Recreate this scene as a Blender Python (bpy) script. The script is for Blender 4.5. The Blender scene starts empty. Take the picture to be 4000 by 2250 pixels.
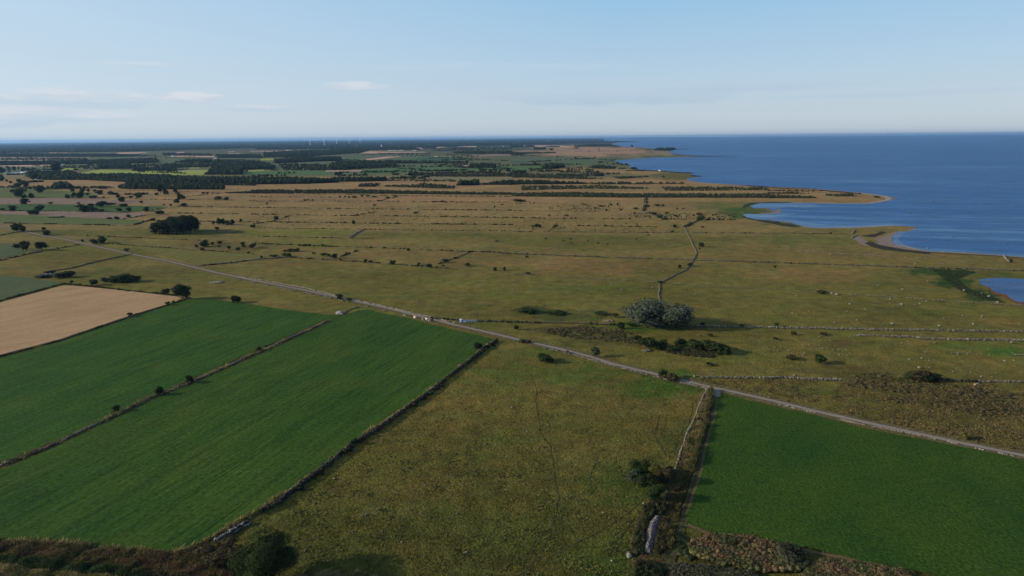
import bpy, math, random
import numpy as np
from mathutils import Vector, Matrix
from mathutils.geometry import tessellate_polygon

random.seed(7)
rng = np.random.default_rng(11)
SC = bpy.context.scene
COL = SC.collection
R = math.radians

# ------------------------------------------------------------------ camera, sky, sun, exposure
H = 120.0
FPX = 2667.0                      # focal length in pixels of the 4000 px wide photograph (24 mm lens)
SLOPE = 0.0083                    # the horizon climbs slightly to the right
YINF = 538.0
PITCH = math.atan((1125 - YINF) / FPX)
ROLL = -math.atan(SLOPE)
cam = bpy.data.cameras.new("camera")
cam.sensor_width = 36.0
cam.lens = 36.0 * FPX / 4000.0
cam.clip_start = 0.5
cam.clip_end = 250000.0
camo = bpy.data.objects.new("camera", cam)
COL.objects.link(camo)
CM = Matrix.Rotation(math.pi / 2 - PITCH, 4, 'X') @ Matrix.Rotation(ROLL, 4, 'Z')
camo.matrix_world = Matrix.Translation((0, 0, H)) @ CM
SC.camera = camo

SUN_EL = R(18.0)
SUN_AZ = R(184.0)                 # direction towards the sun, counter-clockwise from +X: left, slightly behind the camera
sun_dir = Vector((math.cos(SUN_AZ) * math.cos(SUN_EL), math.sin(SUN_AZ) * math.cos(SUN_EL), math.sin(SUN_EL)))
w = bpy.data.worlds.new("World")
SC.world = w
w.use_nodes = True
nt = w.node_tree
nt.nodes.clear()
N, L = nt.nodes, nt.links
sky = N.new('ShaderNodeTexSky')
sky.sky_type = 'NISHITA'
sky.sun_disc = False
sky.sun_elevation = SUN_EL
sky.sun_rotation = math.pi / 2 - SUN_AZ
sky.altitude = 100
sky.air_density = 1.0
sky.dust_density = 0.6
sky.ozone_density = 2.2
tc = N.new('ShaderNodeTexCoord')
vmx = N.new('ShaderNodeVectorMath'); vmx.operation = 'MAXIMUM'; vmx.inputs[1].default_value = (-2, -2, .004)
L.new(tc.outputs['Generated'], vmx.inputs[0]); L.new(vmx.outputs[0], sky.inputs[0])
def wm_(op, a, b=None, c=None):
    n = N.new('ShaderNodeMath'); n.operation = op
    for i, v in enumerate((a, b, c)):
        if v is None: continue
        if isinstance(v, (int, float)): n.inputs[i].default_value = v
        else: L.new(v, n.inputs[i])
    return n.outputs[0]
def wmap(v, a, b, c, d, smooth=False):
    n = N.new('ShaderNodeMapRange'); n.clamp = True
    if smooth: n.interpolation_type = 'SMOOTHSTEP'
    for i, x in enumerate((a, b, c, d)): n.inputs[i + 1].default_value = x
    L.new(v, n.inputs[0]); return n.outputs[0]
def wmix(f, a, b):
    n = N.new('ShaderNodeMixRGB')
    for i, v in ((0, f), (1, a), (2, b)):
        if isinstance(v, (int, float)): n.inputs[i].default_value = v
        elif isinstance(v, tuple): n.inputs[i].default_value = (*v, 1)
        else: L.new(v, n.inputs[i])
    return n.outputs[0]
sep = N.new('ShaderNodeSeparateXYZ'); L.new(tc.outputs['Generated'], sep.inputs[0])
# clear evening air: pale near the horizon, deeper blue overhead, whiter towards the sun
gr = N.new('ShaderNodeValToRGB'); ge = gr.color_ramp.elements
ge[0].position = 0.0; ge[0].color = (.545, .625, .700, 1)
ge[1].position = 1.0; ge[1].color = (.013, .045, .15, 1)
for p_, c_ in ((.035, (.525, .630, .730)), (.09, (.450, .610, .765)), (.18, (.320, .560, .790)), (.30, (.115, .29, .54)), (.55, (.032, .10, .28))):
    e = ge.new(p_); e.color = (*c_, 1)
L.new(sep.outputs['Z'], gr.inputs[0])
dot = N.new('ShaderNodeVectorMath'); dot.operation = 'DOT_PRODUCT'; dot.inputs[1].default_value = tuple(sun_dir)
L.new(tc.outputs['Generated'], dot.inputs[0])
air = wmix(wmap(dot.outputs['Value'], -.15, 1.0, 0, .85), gr.outputs[0], (.66, .76, .86))
airs = N.new('ShaderNodeVectorMath'); airs.operation = 'SCALE'; airs.inputs['Scale'].default_value = 10.8
L.new(air, airs.inputs[0])
base_sky = wmix(.82, sky.outputs[0], airs.outputs[0])
# a few thin clouds low over the horizon, placed by azimuth and elevation
az_ = wm_('ARCTAN2', sep.outputs['X'], sep.outputs['Y'])
el_ = sep.outputs['Z']
cv = N.new('ShaderNodeCombineXYZ'); L.new(wm_('MULTIPLY', az_, 20.0), cv.inputs[0]); L.new(wm_('MULTIPLY', el_, 120.0), cv.inputs[1])
cn = N.new('ShaderNodeTexNoise'); cn.inputs['Scale'].default_value = 1.0; cn.inputs['Detail'].default_value = 7; cn.inputs['Roughness'].default_value = .58
L.new(cv.outputs[0], cn.inputs['Vector'])
col_ = base_sky
for px_, py_, sx_, sy_, amt, tone in [(380, 372, 330, 42, .7, 0), (120, 425, 480, 45, .65, 0), (840, 362, 120, 26, 1.0, 1), (1060, 400, 170, 16, .6, 0), (1430, 318, 150, 24, .8, 1), (2400, 372, 560, 40, .7, -1),
                                  (2900, 350, 480, 22, .45, -1), (1950, 250, 650, 20, .15, 1), (-1100, 380, 500, 60, .8, 0), (5200, 380, 700, 50, .6, -1), (3500, 395, 600, 14, .35, -1), (650, 250, 120, 14, .35, 1)]:
    a0 = math.atan((px_ - 2000) / FPX / math.cos(PITCH)); e0 = math.sin(math.atan((1125 - py_ - 14 + SLOPE * (px_ - 2000)) / FPX) - PITCH)
    dx = wm_('DIVIDE', wm_('SUBTRACT', az_, a0), sx_ / FPX); dy = wm_('DIVIDE', wm_('SUBTRACT', el_, e0), sy_ / FPX)
    m_ = wmap(wm_('ADD', wm_('MULTIPLY', dx, dx), wm_('MULTIPLY', dy, dy)), 0.0, 1.3, 1.0, 0.0, True)
    den = wmap(wm_('ADD', cn.outputs['Fac'], wm_('MULTIPLY', m_, .36)), .58, .88, 0.0, amt * .95, True)
    den = wm_('MULTIPLY', den, wmap(m_, 0, .2, 0, 1))
    tn = wmap(wm_('ADD', dy, wm_('MULTIPLY', wm_('SUBTRACT', cn.outputs['Fac'], .5), 3.0)), -.5, .5, 0, 1)
    grey = (4.7, 6.0, 7.2); wht = (7.0, 7.4, 8.0)
    col_ = wmix(den, col_, wmix(tn, grey, wht) if tone == 0 else (wmix(tn, (5.6, 6.4, 7.4), wht) if tone == 1 else wmix(tn, (4.2, 5.6, 6.9), (4.9, 6.1, 7.3))))
bg = N.new('ShaderNodeBackground'); bg.inputs['Strength'].default_value = 0.1
L.new(col_, bg.inputs[0])
wo = N.new('ShaderNodeOutputWorld'); L.new(bg.outputs[0], wo.inputs[0])

sl = bpy.data.lights.new("sun", 'SUN'); sl.energy = 5.0; sl.angle = R(0.5); sl.color = (1.0, 0.87, 0.70)
so = bpy.data.objects.new("sun", sl); COL.objects.link(so)
so.rotation_euler = sun_dir.to_track_quat('Z', 'Y').to_euler()
so.location = (-200, -100, 300)
SC.view_settings.view_transform = 'Standard'
SC.view_settings.look = 'None'
SC.view_settings.exposure = 0.0
SC.view_settings.gamma = 1.0
SC.view_settings.use_curve_mapping = False

# ------------------------------------------------------------------ reading positions off the photograph
CR = np.array(CM.to_3x3())
TILES = {}
for i in range(4):
    TILES['A%d' % i] = (1000 * i, 500, 2.576)
    TILES['B%d' % i] = (1000 * i, 1000, 2.576)
    TILES['C%d' % i] = (1000 * i, 1688, 2.576)
TILES.update(D0=(0, 540, 3.68), D1=(650, 530, 3.68), D2=(1300, 520, 3.68), D3=(2000, 510, 3.68), E=(2400, 1750, 2.576),
             F=(2400, 1400, 3.22), G=(700, 1900, 3.22), K=(2900, 740, 3.68), HH=(3150, 1500, 1.932), J=(1540, 1200, 7.156),
             M=(0, 1980, 2.862), N=(0, 0, 1.0))

def nat(t, pts):
    ox, oy, s = TILES[t]
    return [(ox + x / s, oy + y / s) for x, y in pts]

def multi(*segs):
    out = []
    for t, pts in segs:
        out += nat(t, pts)
    return out

def G2(pts):
    """pixels of the photograph -> points on the ground (z = 0)"""
    p = np.asarray(pts, dtype=float).reshape(-1, 2)
    d = np.stack([(p[:, 0] - 2000) / FPX, -(p[:, 1] - 1125) / FPX, -np.ones(len(p))], 1) @ CR.T
    dz = np.minimum(d[:, 2], -0.00098)
    k = -H / dz
    return np.stack([d[:, 0] * k, d[:, 1] * k], 1)

def px_of(xy, z=0.0):
    v = np.stack([xy[:, 0], xy[:, 1], np.zeros(len(xy)) + z - H], 1) @ CR
    return np.stack([2000 + FPX * v[:, 0] / -v[:, 2], 1125 - FPX * v[:, 1] / -v[:, 2]], 1)

def inside(poly, pts):
    poly = np.asarray(poly); x, y = pts[:, 0], pts[:, 1]
    res = np.zeros(len(pts), bool)
    j = len(poly) - 1
    for i in range(len(poly)):
        xi, yi = poly[i]; xj, yj = poly[j]
        c = ((yi > y) != (yj > y)) & (x < (xj - xi) * (y - yi) / (yj - yi + 1e-12) + xi)
        res ^= c; j = i
    return res

def scatter_px(poly, n):
    poly = np.asarray(poly, float)
    lo, hi = poly.min(0), poly.max(0)
    out = np.zeros((0, 2))
    while len(out) < n:
        q = rng.uniform(lo, hi, (n * 2, 2))
        out = np.concatenate([out, q[inside(poly, q)]])
    return out[:n]

def dist(xy):
    return np.sqrt(xy[..., 0] ** 2 + xy[..., 1] ** 2 + H * H)

# ------------------------------------------------------------------ noise
def _hash(ix, iy, s):
    n = (ix.astype(np.int64) * 374761393 + iy.astype(np.int64) * 668265263 + s * 1442695041) & 0x7fffffff
    n = ((n ^ (n >> 13)) * 1274126177) & 0x7fffffff
    return ((n ^ (n >> 16)) & 0xffff) / 65535.0

def vnoise(x, y, s=0):
    ix, iy = np.floor(x), np.floor(y)
    fx, fy = x - ix, y - iy
    fx = fx * fx * (3 - 2 * fx); fy = fy * fy * (3 - 2 * fy)
    a, b = _hash(ix, iy, s), _hash(ix + 1, iy, s)
    c, d = _hash(ix, iy + 1, s), _hash(ix + 1, iy + 1, s)
    return (a * (1 - fx) + b * fx) * (1 - fy) + (c * (1 - fx) + d * fx) * fy

def fbm(x, y, s=0, o=4):
    t = 0; a = .5; tot = 0
    for i in range(o):
        t = t + a * vnoise(x, y, s + i); tot += a
        x = x * 2.03 + 7.1; y = y * 2.03 + 3.7; a *= .5
    return t / tot

def ground_h(x, y):
    r = np.sqrt(x * x + y * y)
    amp = np.clip((1100 - r) / 700, 0, 1)
    n = 0.55 * fbm(x / 3.2, y / 3.2, 5, 3) + 0.45 * fbm(x / 9.0, y / 9.0, 9, 2)
    n = np.clip((n - .25) * 2, 0, 1)
    return -0.42 * (1 - n) * amp

# ------------------------------------------------------------------ materials
def mat_new(name):
    m = bpy.data.materials.new(name); m.use_nodes = True
    nt = m.node_tree
    p = nt.nodes['Principled BSDF']
    p.inputs['Roughness'].default_value = 0.9
    p.inputs['Specular IOR Level'].default_value = 0.04
    return m, nt, p

def noise(nt, scale, detail=4, vec=None, rough=.55):
    n = nt.nodes.new('ShaderNodeTexNoise'); n.inputs['Scale'].default_value = scale
    n.inputs['Detail'].default_value = detail; n.inputs['Roughness'].default_value = rough
    if vec is not None: nt.links.new(vec, n.inputs['Vector'])
    return n.outputs['Fac']

def maprange(nt, v, a, b, c, d):
    n = nt.nodes.new('ShaderNodeMapRange')
    n.inputs[1].default_value = a; n.inputs[2].default_value = b
    n.inputs[3].default_value = c; n.inputs[4].default_value = d
    nt.links.new(v, n.inputs[0]); return n.outputs[0]

def mulcol(nt, col, fac):
    n = nt.nodes.new('ShaderNodeVectorMath'); n.operation = 'SCALE'
    nt.links.new(col, n.inputs[0]); nt.links.new(fac, n.inputs['Scale']); return n.outputs[0]

def mixcol(nt, f, a, b, mode='MIX'):
    n = nt.nodes.new('ShaderNodeMixRGB'); n.blend_type = mode
    for i, v in ((0, f), (1, a), (2, b)):
        if isinstance(v, (int, float)): n.inputs[i].default_value = v
        elif isinstance(v, tuple): n.inputs[i].default_value = (*v, 1)
        else: nt.links.new(v, n.inputs[i])
    return n.outputs[0]

def math_n(nt, op, a, b):
    n = nt.nodes.new('ShaderNodeMath'); n.operation = op
    for i, v in ((0, a), (1, b)):
        if isinstance(v, (int, float)): n.inputs[i].default_value = v
        else: nt.links.new(v, n.inputs[i])
    return n.outputs[0]

def bump(nt, p, hgt, dist_, strength=1.0):
    b = nt.nodes.new('ShaderNodeBump'); b.inputs['Distance'].default_value = dist_
    b.inputs['Strength'].default_value = strength
    nt.links.new(hgt, b.inputs['Height']); nt.links.new(b.outputs[0], p.inputs['Normal'])

def objvec(nt, rot=0.0, scale=(1, 1, 1)):
    t = nt.nodes.new('ShaderNodeTexCoord')
    m = nt.nodes.new('ShaderNodeVectorRotate'); m.rotation_type = 'Z_AXIS'; m.inputs['Angle'].default_value = -rot
    nt.links.new(t.outputs['Object'], m.inputs['Vector'])
    s = nt.nodes.new('ShaderNodeVectorMath'); s.operation = 'MULTIPLY'; s.inputs[1].default_value = scale
    nt.links.new(m.outputs[0], s.inputs[0])
    return s.outputs[0]

def attr(nt):
    a = nt.nodes.new('ShaderNodeAttribute'); a.attribute_name = 'Col'; return a.outputs['Color']

def make_ground_mat():
    m, nt, p = mat_new('heath_and_meadow')
    v = objvec(nt)
    c = attr(nt)
    a = maprange(nt, noise(nt, 0.75, 5, v, .65), .28, .72, .52, 1.48)
    b = maprange(nt, noise(nt, 0.11, 4, v), .3, .7, .74, 1.26)
    d = maprange(nt, noise(nt, 0.012, 3, v), .3, .7, .82, 1.18)
    f = math_n(nt, 'MULTIPLY', math_n(nt, 'MULTIPLY', a, b), d)
    c1 = mulcol(nt, c, f)
    hue = maprange(nt, noise(nt, 0.045, 5, v, .6), .42, .66, 0, .55)
    c2 = mixcol(nt, hue, c1, mixcol(nt, 1.0, c1, (1.35, 1.0, .95), 'MULTIPLY'))
    hue2 = maprange(nt, noise(nt, 0.028, 5, objvec(nt, .7), .65), .5, .7, 0, .6)
    c3 = mixcol(nt, hue2, c2, mixcol(nt, 1.0, c2, (.62, .92, .6), 'MULTIPLY'))
    nt.links.new(c3, p.inputs['Base Color'])
    bump(nt, p, noise(nt, 1.1, 4, v, .6), 1.1, .9)
    return m

def make_crop_mat(name, c1, c2, ang, row=1.4, contrast=.25, bumpd=.35, fine=.6, tram=0, rows=1.0):
    m, nt, p = mat_new(name)
    st = noise(nt, 1.0, 4, objvec(nt, ang, (0.012, row * .22, .1)), .75)
    st2 = noise(nt, 1.0, 2, objvec(nt, ang, (0.05, row, .1)), .6)
    lg = noise(nt, 0.02, 4, objvec(nt, ang, (.6, 1.6, 1)), .6)
    fi = noise(nt, fine, 4, objvec(nt), .7)
    if rows < 1:      # leafy crop without visible rows
        st = noise(nt, .25, 5, objvec(nt), .7); st2 = noise(nt, 1.6, 3, objvec(nt), .7); lg = noise(nt, .025, 5, objvec(nt, ang, (.7, 1.2, 1)), .6)
    f = maprange(nt, math_n(nt, 'ADD', math_n(nt, 'MULTIPLY', lg, .6), math_n(nt, 'MULTIPLY', st, .4)), .36, .64, 0, 1)
    c = mixcol(nt, f, c1, c2)
    k = math_n(nt, 'MULTIPLY', maprange(nt, st2, .3, .7, 1 - contrast, 1 + contrast), maprange(nt, fi, .28, .72, 1 - contrast * 1.6, 1 + contrast * 1.6))
    if tram:
        sp = nt.nodes.new('ShaderNodeSeparateXYZ'); nt.links.new(objvec(nt, ang), sp.inputs[0])
        wob = math_n(nt, 'ADD', sp.outputs[1], math_n(nt, 'MULTIPLY', noise(nt, .02, 2, objvec(nt)), 2.0))
        fr = math_n(nt, 'FRACT', math_n(nt, 'DIVIDE', wob, tram), 0)
        d_ = math_n(nt, 'ABSOLUTE', math_n(nt, 'SUBTRACT', fr, .5), 0)
        a1 = maprange(nt, math_n(nt, 'ABSOLUTE', math_n(nt, 'SUBTRACT', d_, .035), 0), .0, .02, .62, 1.0)
        k = math_n(nt, 'MULTIPLY', k, a1)
        pt = maprange(nt, noise(nt, .035, 5, objvec(nt), .65), .5, .72, 0, .7)
        c = mixcol(nt, pt, c, mixcol(nt, 1.0, c, (1.5, 1.12, 1.2), 'MULTIPLY'))
    nt.links.new(mulcol(nt, c, k), p.inputs['Base Color'])
    bump(nt, p, math_n(nt, 'ADD', fi, math_n(nt, 'MULTIPLY', st2, .5)), bumpd, .8)
    return m

def make_simple(name, col, var=.25, scale=1.0, rough=.9, bumpd=0.0):
    m, nt, p = mat_new(name)
    n = noise(nt, scale, 4, objvec(nt), .6)
    rgb = nt.nodes.new('ShaderNodeRGB'); rgb.outputs[0].default_value = (*col, 1)
    nt.links.new(mulcol(nt, rgb.outputs[0], maprange(nt, n, .3, .7, 1 - var, 1 + var)), p.inputs['Base Color'])
    p.inputs['Roughness'].default_value = rough
    if bumpd: bump(nt, p, n, bumpd)
    return m

def make_attr(name, var=.25, scale=2.0, transl=0.0):
    m, nt, p = mat_new(name)
    n = noise(nt, scale, 3, objvec(nt), .6)
    c = mulcol(nt, attr(nt), maprange(nt, n, .3, .7, 1 - var, 1 + var))
    nt.links.new(c, p.inputs['Base Color'])
    if transl:
        tr = nt.nodes.new('ShaderNodeBsdfTranslucent'); nt.links.new(c, tr.inputs['Color'])
        mx = nt.nodes.new('ShaderNodeMixShader'); mx.inputs[0].default_value = transl
        nt.links.new(p.outputs[0], mx.inputs[1]); nt.links.new(tr.outputs[0], mx.inputs[2])
        nt.links.new(mx.outputs[0], nt.nodes['Material Output'].inputs[0])
    return m

def make_water(name, deep, pale, streak=.5):
    m, nt, p = mat_new(name)
    s1 = noise(nt, 1.0, 7, objvec(nt, R(-16), (.0016, .022, 1)), .72)
    s2 = noise(nt, 1.0, 5, objvec(nt, R(-8), (.0006, .0030, 1)), .6)
    f = math_n(nt, 'MULTIPLY', maprange(nt, s1, .47, .60, 0, 1), maprange(nt, s2, .42, .58, .1, streak))
    wav = noise(nt, .022, 9, objvec(nt, R(-12), (.7, 1.6, 1)), .82)
    c = mulcol(nt, mixcol(nt, f, deep, pale), maprange(nt, wav, .42, .58, .78, 1.22))
    nt.links.new(c, p.inputs['Base Color'])
    p.inputs['Roughness'].default_value = .4
    p.inputs['Specular IOR Level'].default_value = .18
    p.inputs['IOR'].default_value = 1.33
    bump(nt, p, noise(nt, .35, 4, objvec(nt), .7), 1.6, 1.0)
    return m

M_GROUND = make_ground_mat()
M_LEAF = make_attr('foliage', .25, .8, .18)
M_GRASS = make_attr('tall_grass', .2, .8, .15)
M_STONE = make_attr('field_stone', .2, 1.5)
M_PAINT = make_attr('painted_parts', .04, 1.0)
M_WATER = make_water('sea_water', (.020, .094, .250), (.10, .23, .40), .75)
M_POND = make_water('pond_water', (.03, .09, .22), (.09, .17, .32), .6)

# ------------------------------------------------------------------ meshes
def mesh_np(name, V, F, C=None, mat=None, smooth=False):
    me = bpy.data.meshes.new(name)
    V = np.asarray(V, np.float32).reshape(-1, 3); F = np.asarray(F, np.int32)
    k = F.shape[1]
    me.vertices.add(len(V)); me.vertices.foreach_set('co', V.ravel())
    me.loops.add(F.size); me.loops.foreach_set('vertex_index', F.ravel())
    me.polygons.add(len(F))
    me.polygons.foreach_set('loop_start', np.arange(0, F.size, k, dtype=np.int32))
    me.polygons.foreach_set('loop_total', np.full(len(F), k, np.int32))
    if smooth: me.polygons.foreach_set('use_smooth', np.ones(len(F), bool))
    me.update(calc_edges=True)
    if C is not None:
        C = np.asarray(C, np.float32)
        if C.ndim == 1: C = np.tile(C, (len(V), 1))
        a = me.color_attributes.new('Col', 'FLOAT_COLOR', 'POINT')
        a.data.foreach_set('color', np.concatenate([C, np.ones((len(C), 1), np.float32)], 1).ravel())
    if mat: me.materials.append(mat)
    return me

def link(name, me, parent=None, label=None, cat=None, group=None, kind=None, loc=None):
    o = bpy.data.objects.new(name, me); COL.objects.link(o)
    if parent: o.parent = parent
    if label: o['label'] = label
    if cat: o['category'] = cat
    if group: o['group'] = group
    if kind: o['kind'] = kind
    if loc is not None: o.location = loc
    return o

class Build:
    """collects pieces (all triangles) into one mesh"""
    def __init__(s): s.V = []; s.F = []; s.C = []; s.n = 0
    def add(s, V, F, C):
        V = np.asarray(V, float); F = np.asarray(F, int)
        if F.shape[1] == 4: F = np.concatenate([F[:, [0, 1, 2]], F[:, [0, 2, 3]]])
        C = np.asarray(C, float)
        if C.ndim == 1: C = np.tile(C, (len(V), 1))
        s.V.append(V); s.F.append(F + s.n); s.C.append(C); s.n += len(V)
    def mesh(s, name, mat):
        return mesh_np(name, np.concatenate(s.V), np.concatenate(s.F), np.concatenate(s.C), mat)
    def box(s, c, d, col, rz=0.0):
        x, y, z = [v / 2 for v in d]
        V = np.array([(-x, -y, -z), (x, -y, -z), (x, y, -z), (-x, y, -z), (-x, -y, z), (x, -y, z), (x, y, z), (-x, y, z)])
        cs, sn = math.cos(rz), math.sin(rz)
        V = np.stack([V[:, 0] * cs - V[:, 1] * sn, V[:, 0] * sn + V[:, 1] * cs, V[:, 2]], 1) + np.array(c)
        s.add(V, [(0, 3, 2, 1), (4, 5, 6, 7), (0, 1, 5, 4), (1, 2, 6, 5), (2, 3, 7, 6), (3, 0, 4, 7)], col)
    def tube(s, pts, rad, col, sides=6, closed_top=True):
        pts = np.asarray(pts, float); n = len(pts)
        rad = np.broadcast_to(rad, (n,))
        rings = []
        for i in range(n):
            t = pts[min(i + 1, n - 1)] - pts[max(i - 1, 0)]; t /= np.linalg.norm(t) + 1e-9
            up = np.array((0, 0, 1.0)) if abs(t[2]) < .9 else np.array((1.0, 0, 0))
            a = np.cross(t, up); a /= np.linalg.norm(a); b = np.cross(t, a)
            th = np.arange(sides) * 2 * math.pi / sides
            rings.append(pts[i] + rad[i] * (np.cos(th)[:, None] * a + np.sin(th)[:, None] * b))
        V = np.concatenate(rings + [pts[:1], pts[-1:]])
        F = []
        for i in range(n - 1):
            for k in range(sides):
                a, b = i * sides + k, i * sides + (k + 1) % sides
                F += [(a, b, b + sides), (a, b + sides, a + sides)]
        for k in range(sides):
            F.append(((k + 1) % sides, k, n * sides)); F.append(((n - 1) * sides + k, (n - 1) * sides + (k + 1) % sides, n * sides + 1))
        s.add(V, F, col)

PHI = (1 + 5 ** .5) / 2
ICO_V = np.array([(-1, PHI, 0), (1, PHI, 0), (-1, -PHI, 0), (1, -PHI, 0), (0, -1, PHI), (0, 1, PHI), (0, -1, -PHI), (0, 1, -PHI),
                  (PHI, 0, -1), (PHI, 0, 1), (-PHI, 0, -1), (-PHI, 0, 1)]) / math.sqrt(1 + PHI * PHI)
ICO_F = np.array([(0, 11, 5), (0, 5, 1), (0, 1, 7), (0, 7, 10), (0, 10, 11), (1, 5, 9), (5, 11, 4), (11, 10, 2), (10, 7, 6), (7, 1, 8),
                  (3, 9, 4), (3, 4, 2), (3, 2, 6), (3, 6, 8), (3, 8, 9), (4, 9, 5), (2, 4, 11), (6, 2, 10), (8, 6, 7), (9, 8, 1)])
OCT_V = np.array([(1, 0, 0), (-1, 0, 0), (0, 1, 0), (0, -1, 0), (0, 0, 1), (0, 0, -1)], float)
OCT_F = np.array([(0, 2, 4), (2, 1, 4), (1, 3, 4), (3, 0, 4), (2, 0, 5), (1, 2, 5), (3, 1, 5), (0, 3, 5)])
CUBE_V = np.array([(-1, -1, -1), (1, -1, -1), (1, 1, -1), (-1, 1, -1), (-1, -1, 1), (1, -1, 1), (1, 1, 1), (-1, 1, 1)]) * .72
CUBE_F = np.array([(0, 2, 1), (0, 3, 2), (4, 5, 6), (4, 6, 7), (0, 1, 5), (0, 5, 4), (1, 2, 6), (1, 6, 5), (2, 3, 7), (2, 7, 6), (3, 0, 4), (3, 4, 7)])
SHAPES = {'ico': (ICO_V, ICO_F), 'oct': (OCT_V, OCT_F), 'cube': (CUBE_V, CUBE_F)}

def blobs(P, S, C, shape='ico', jit=.25, colvar=.18):
    """one lump per row: centres P (n,3), half sizes S (n,3), colours C (n,3)"""
    bv, bf = SHAPES[shape]
    n, k = len(P), len(bv)
    th = rng.uniform(0, 2 * math.pi, n); ph = rng.uniform(-.5, .5, n)
    v = bv[None] * (1 + rng.uniform(-jit, jit, (n, k, 1)))
    x, y, z = v[..., 0], v[..., 1], v[..., 2]
    c, s = np.cos(ph)[:, None], np.sin(ph)[:, None]
    y, z = y * c - z * s, y * s + z * c
    c, s = np.cos(th)[:, None], np.sin(th)[:, None]
    x, y = x * c - y * s, x * s + y * c
    V = np.stack([x, y, z], 2) * np.asarray(S)[:, None, :] + np.asarray(P)[:, None, :]
    F = (bf[None] + (np.arange(n) * k)[:, None, None]).reshape(-1, 3)
    CC = np.asarray(C)[:, None, :] * (1 + rng.uniform(-colvar, colvar, (n, k, 1)))
    return V.reshape(-1, 3), F, CC.reshape(-1, 3)

def pick(cols, n, var=.2):
    cols = np.asarray(cols, float)
    return cols[rng.integers(0, len(cols), n)] * (1 + rng.uniform(-var, var, (n, 1)))

def smooth_line(pts, step_px=None, step=None, jit=0.0):
    """resample a world polyline every `step` metres"""
    pts = np.asarray(pts, float)
    seg = np.linalg.norm(np.diff(pts, axis=0), axis=1); s = np.concatenate([[0], np.cumsum(seg)])
    n = max(2, int(s[-1] / step) + 1)
    t = np.linspace(0, s[-1], n)
    q = np.stack([np.interp(t, s, pts[:, 0]), np.interp(t, s, pts[:, 1])], 1)
    if jit:
        d = np.gradient(q, axis=0); d /= np.linalg.norm(d, axis=1)[:, None] + 1e-9
        nrm = np.stack([-d[:, 1], d[:, 0]], 1)
        a = (fbm(t / (jit * 14), t * 0 + .5, int(abs(pts[0, 0])) % 97, 3) - .5) * 2 * jit
        a *= np.clip(np.minimum(t, s[-1] - t) / (jit * 8), 0, 1)
        q = q + nrm * a[:, None]
    return q

def line_frame(q):
    d = np.gradient(q, axis=0); d /= np.linalg.norm(d, axis=1)[:, None] + 1e-9
    return d, np.stack([-d[:, 1], d[:, 0]], 1)

def ribbon(name, px, width, z, mat, label=None, kind='structure', step=3.0, off=0.0, jit=.3, follow=False, col=None):
    q = smooth_line(G2(px), step=step, jit=jit)
    d, n = line_frame(q)
    w1 = width / 2 * (1 + .35 * (vnoise(np.arange(len(q)) * .7, q[:, 0] * 0, 3) - .5))
    w2 = width / 2 * (1 + .35 * (vnoise(np.arange(len(q)) * .7, q[:, 0] * 0, 8) - .5))
    a = q + n * (off + w1)[:, None] if np.ndim(off) else q + n * (off + w1[:, None])
    b = q + n * (off - w2[:, None])
    zz = (lambda p: ground_h(p[:, 0], p[:, 1]) + z) if follow else (lambda p: np.full(len(p), z))
    V = np.concatenate([np.column_stack([a, zz(a)]), np.column_stack([b, zz(b)])])
    k = len(q); i = np.arange(k - 1)
    F = np.stack([i + k, i + 1 + k, i + 1, i], 1)
    me = mesh_np(name, V, F, col, mat)
    return link(name, me, kind=kind, label=label)

def ragged(px, step_px, amp_px):
    """break the straight edges of an outline into small irregular ones"""
    out = []
    n = len(px)
    for i in range(n):
        a, b = np.array(px[i], float), np.array(px[(i + 1) % n], float)
        m = max(1, int(np.linalg.norm(b - a) / step_px))
        for k in range(m):
            p = a + (b - a) * k / m
            if k: p = p + rng.uniform(-1, 1, 2) * (amp_px, amp_px * .3)
            out.append(tuple(p))
    return out

def sheet(name, px, z, mat, label=None, rag=None, kind='structure', col=None):
    if rag: px = ragged(px, *rag)
    q = G2(px)
    V = [Vector((x, y, 0)) for x, y in q]
    F = np.array(tessellate_polygon([V]))
    q3 = np.column_stack([q, np.full(len(q), z)])
    a, b, c = q[F[:, 0]], q[F[:, 1]], q[F[:, 2]]
    ar = (b[:, 0] - a[:, 0]) * (c[:, 1] - a[:, 1]) - (b[:, 1] - a[:, 1]) * (c[:, 0] - a[:, 0])
    F[ar < 0] = F[ar < 0][:, ::-1]
    return link(name, mesh_np(name, q3, F, col, mat), kind=kind, label=label)

# ------------------------------------------------------------------ ground sheet
OLIVE = (.092, .088, .030); GREEN = (.055, .085, .022); OCHRE = (.150, .108, .045); TAN = (.230, .160, .090)
BROWN = (.062, .048, .028); PINK = (.260, .175, .125); STRAW = (.24, .18, .09); DGREEN = (.028, .045, .018)
GREY = (.085, .10, .060); LIME = (.115, .125, .032); WOOD = (.035, .048, .028); GREYG = (.075, .085, .048)
ROWS = [(535, WOOD), (575, WOOD), (595, GREYG), (640, GREY), (690, (.12, .115, .062)), (705, TAN), (760, (.21, .15, .085)), (800, (.19, .140, .075)),
        (860, (.180, .136, .070)), (930, (.140, .115, .052)), (1000, (.138, .108, .050)), (1060, (.118, .098, .042)), (1150, (.105, .094, .036)),
        (1300, (.100, .088, .034)), (1450, (.105, .090, .036)), (1600, (.098, .082, .033)), (1800, (.082, .074, .028)), (2000, (.066, .064, .024)), (2250, (.060, .060, .022))]
BL = []   # soft patches: x, y, rx, ry, colour, strength (photograph pixels)
def bl(t, x, y, rx, ry, c, a=.8):
    ox, oy, s = TILES[t]; BL.append((ox + x / s, oy + y / s, rx / s, ry / s, c, a))
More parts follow.
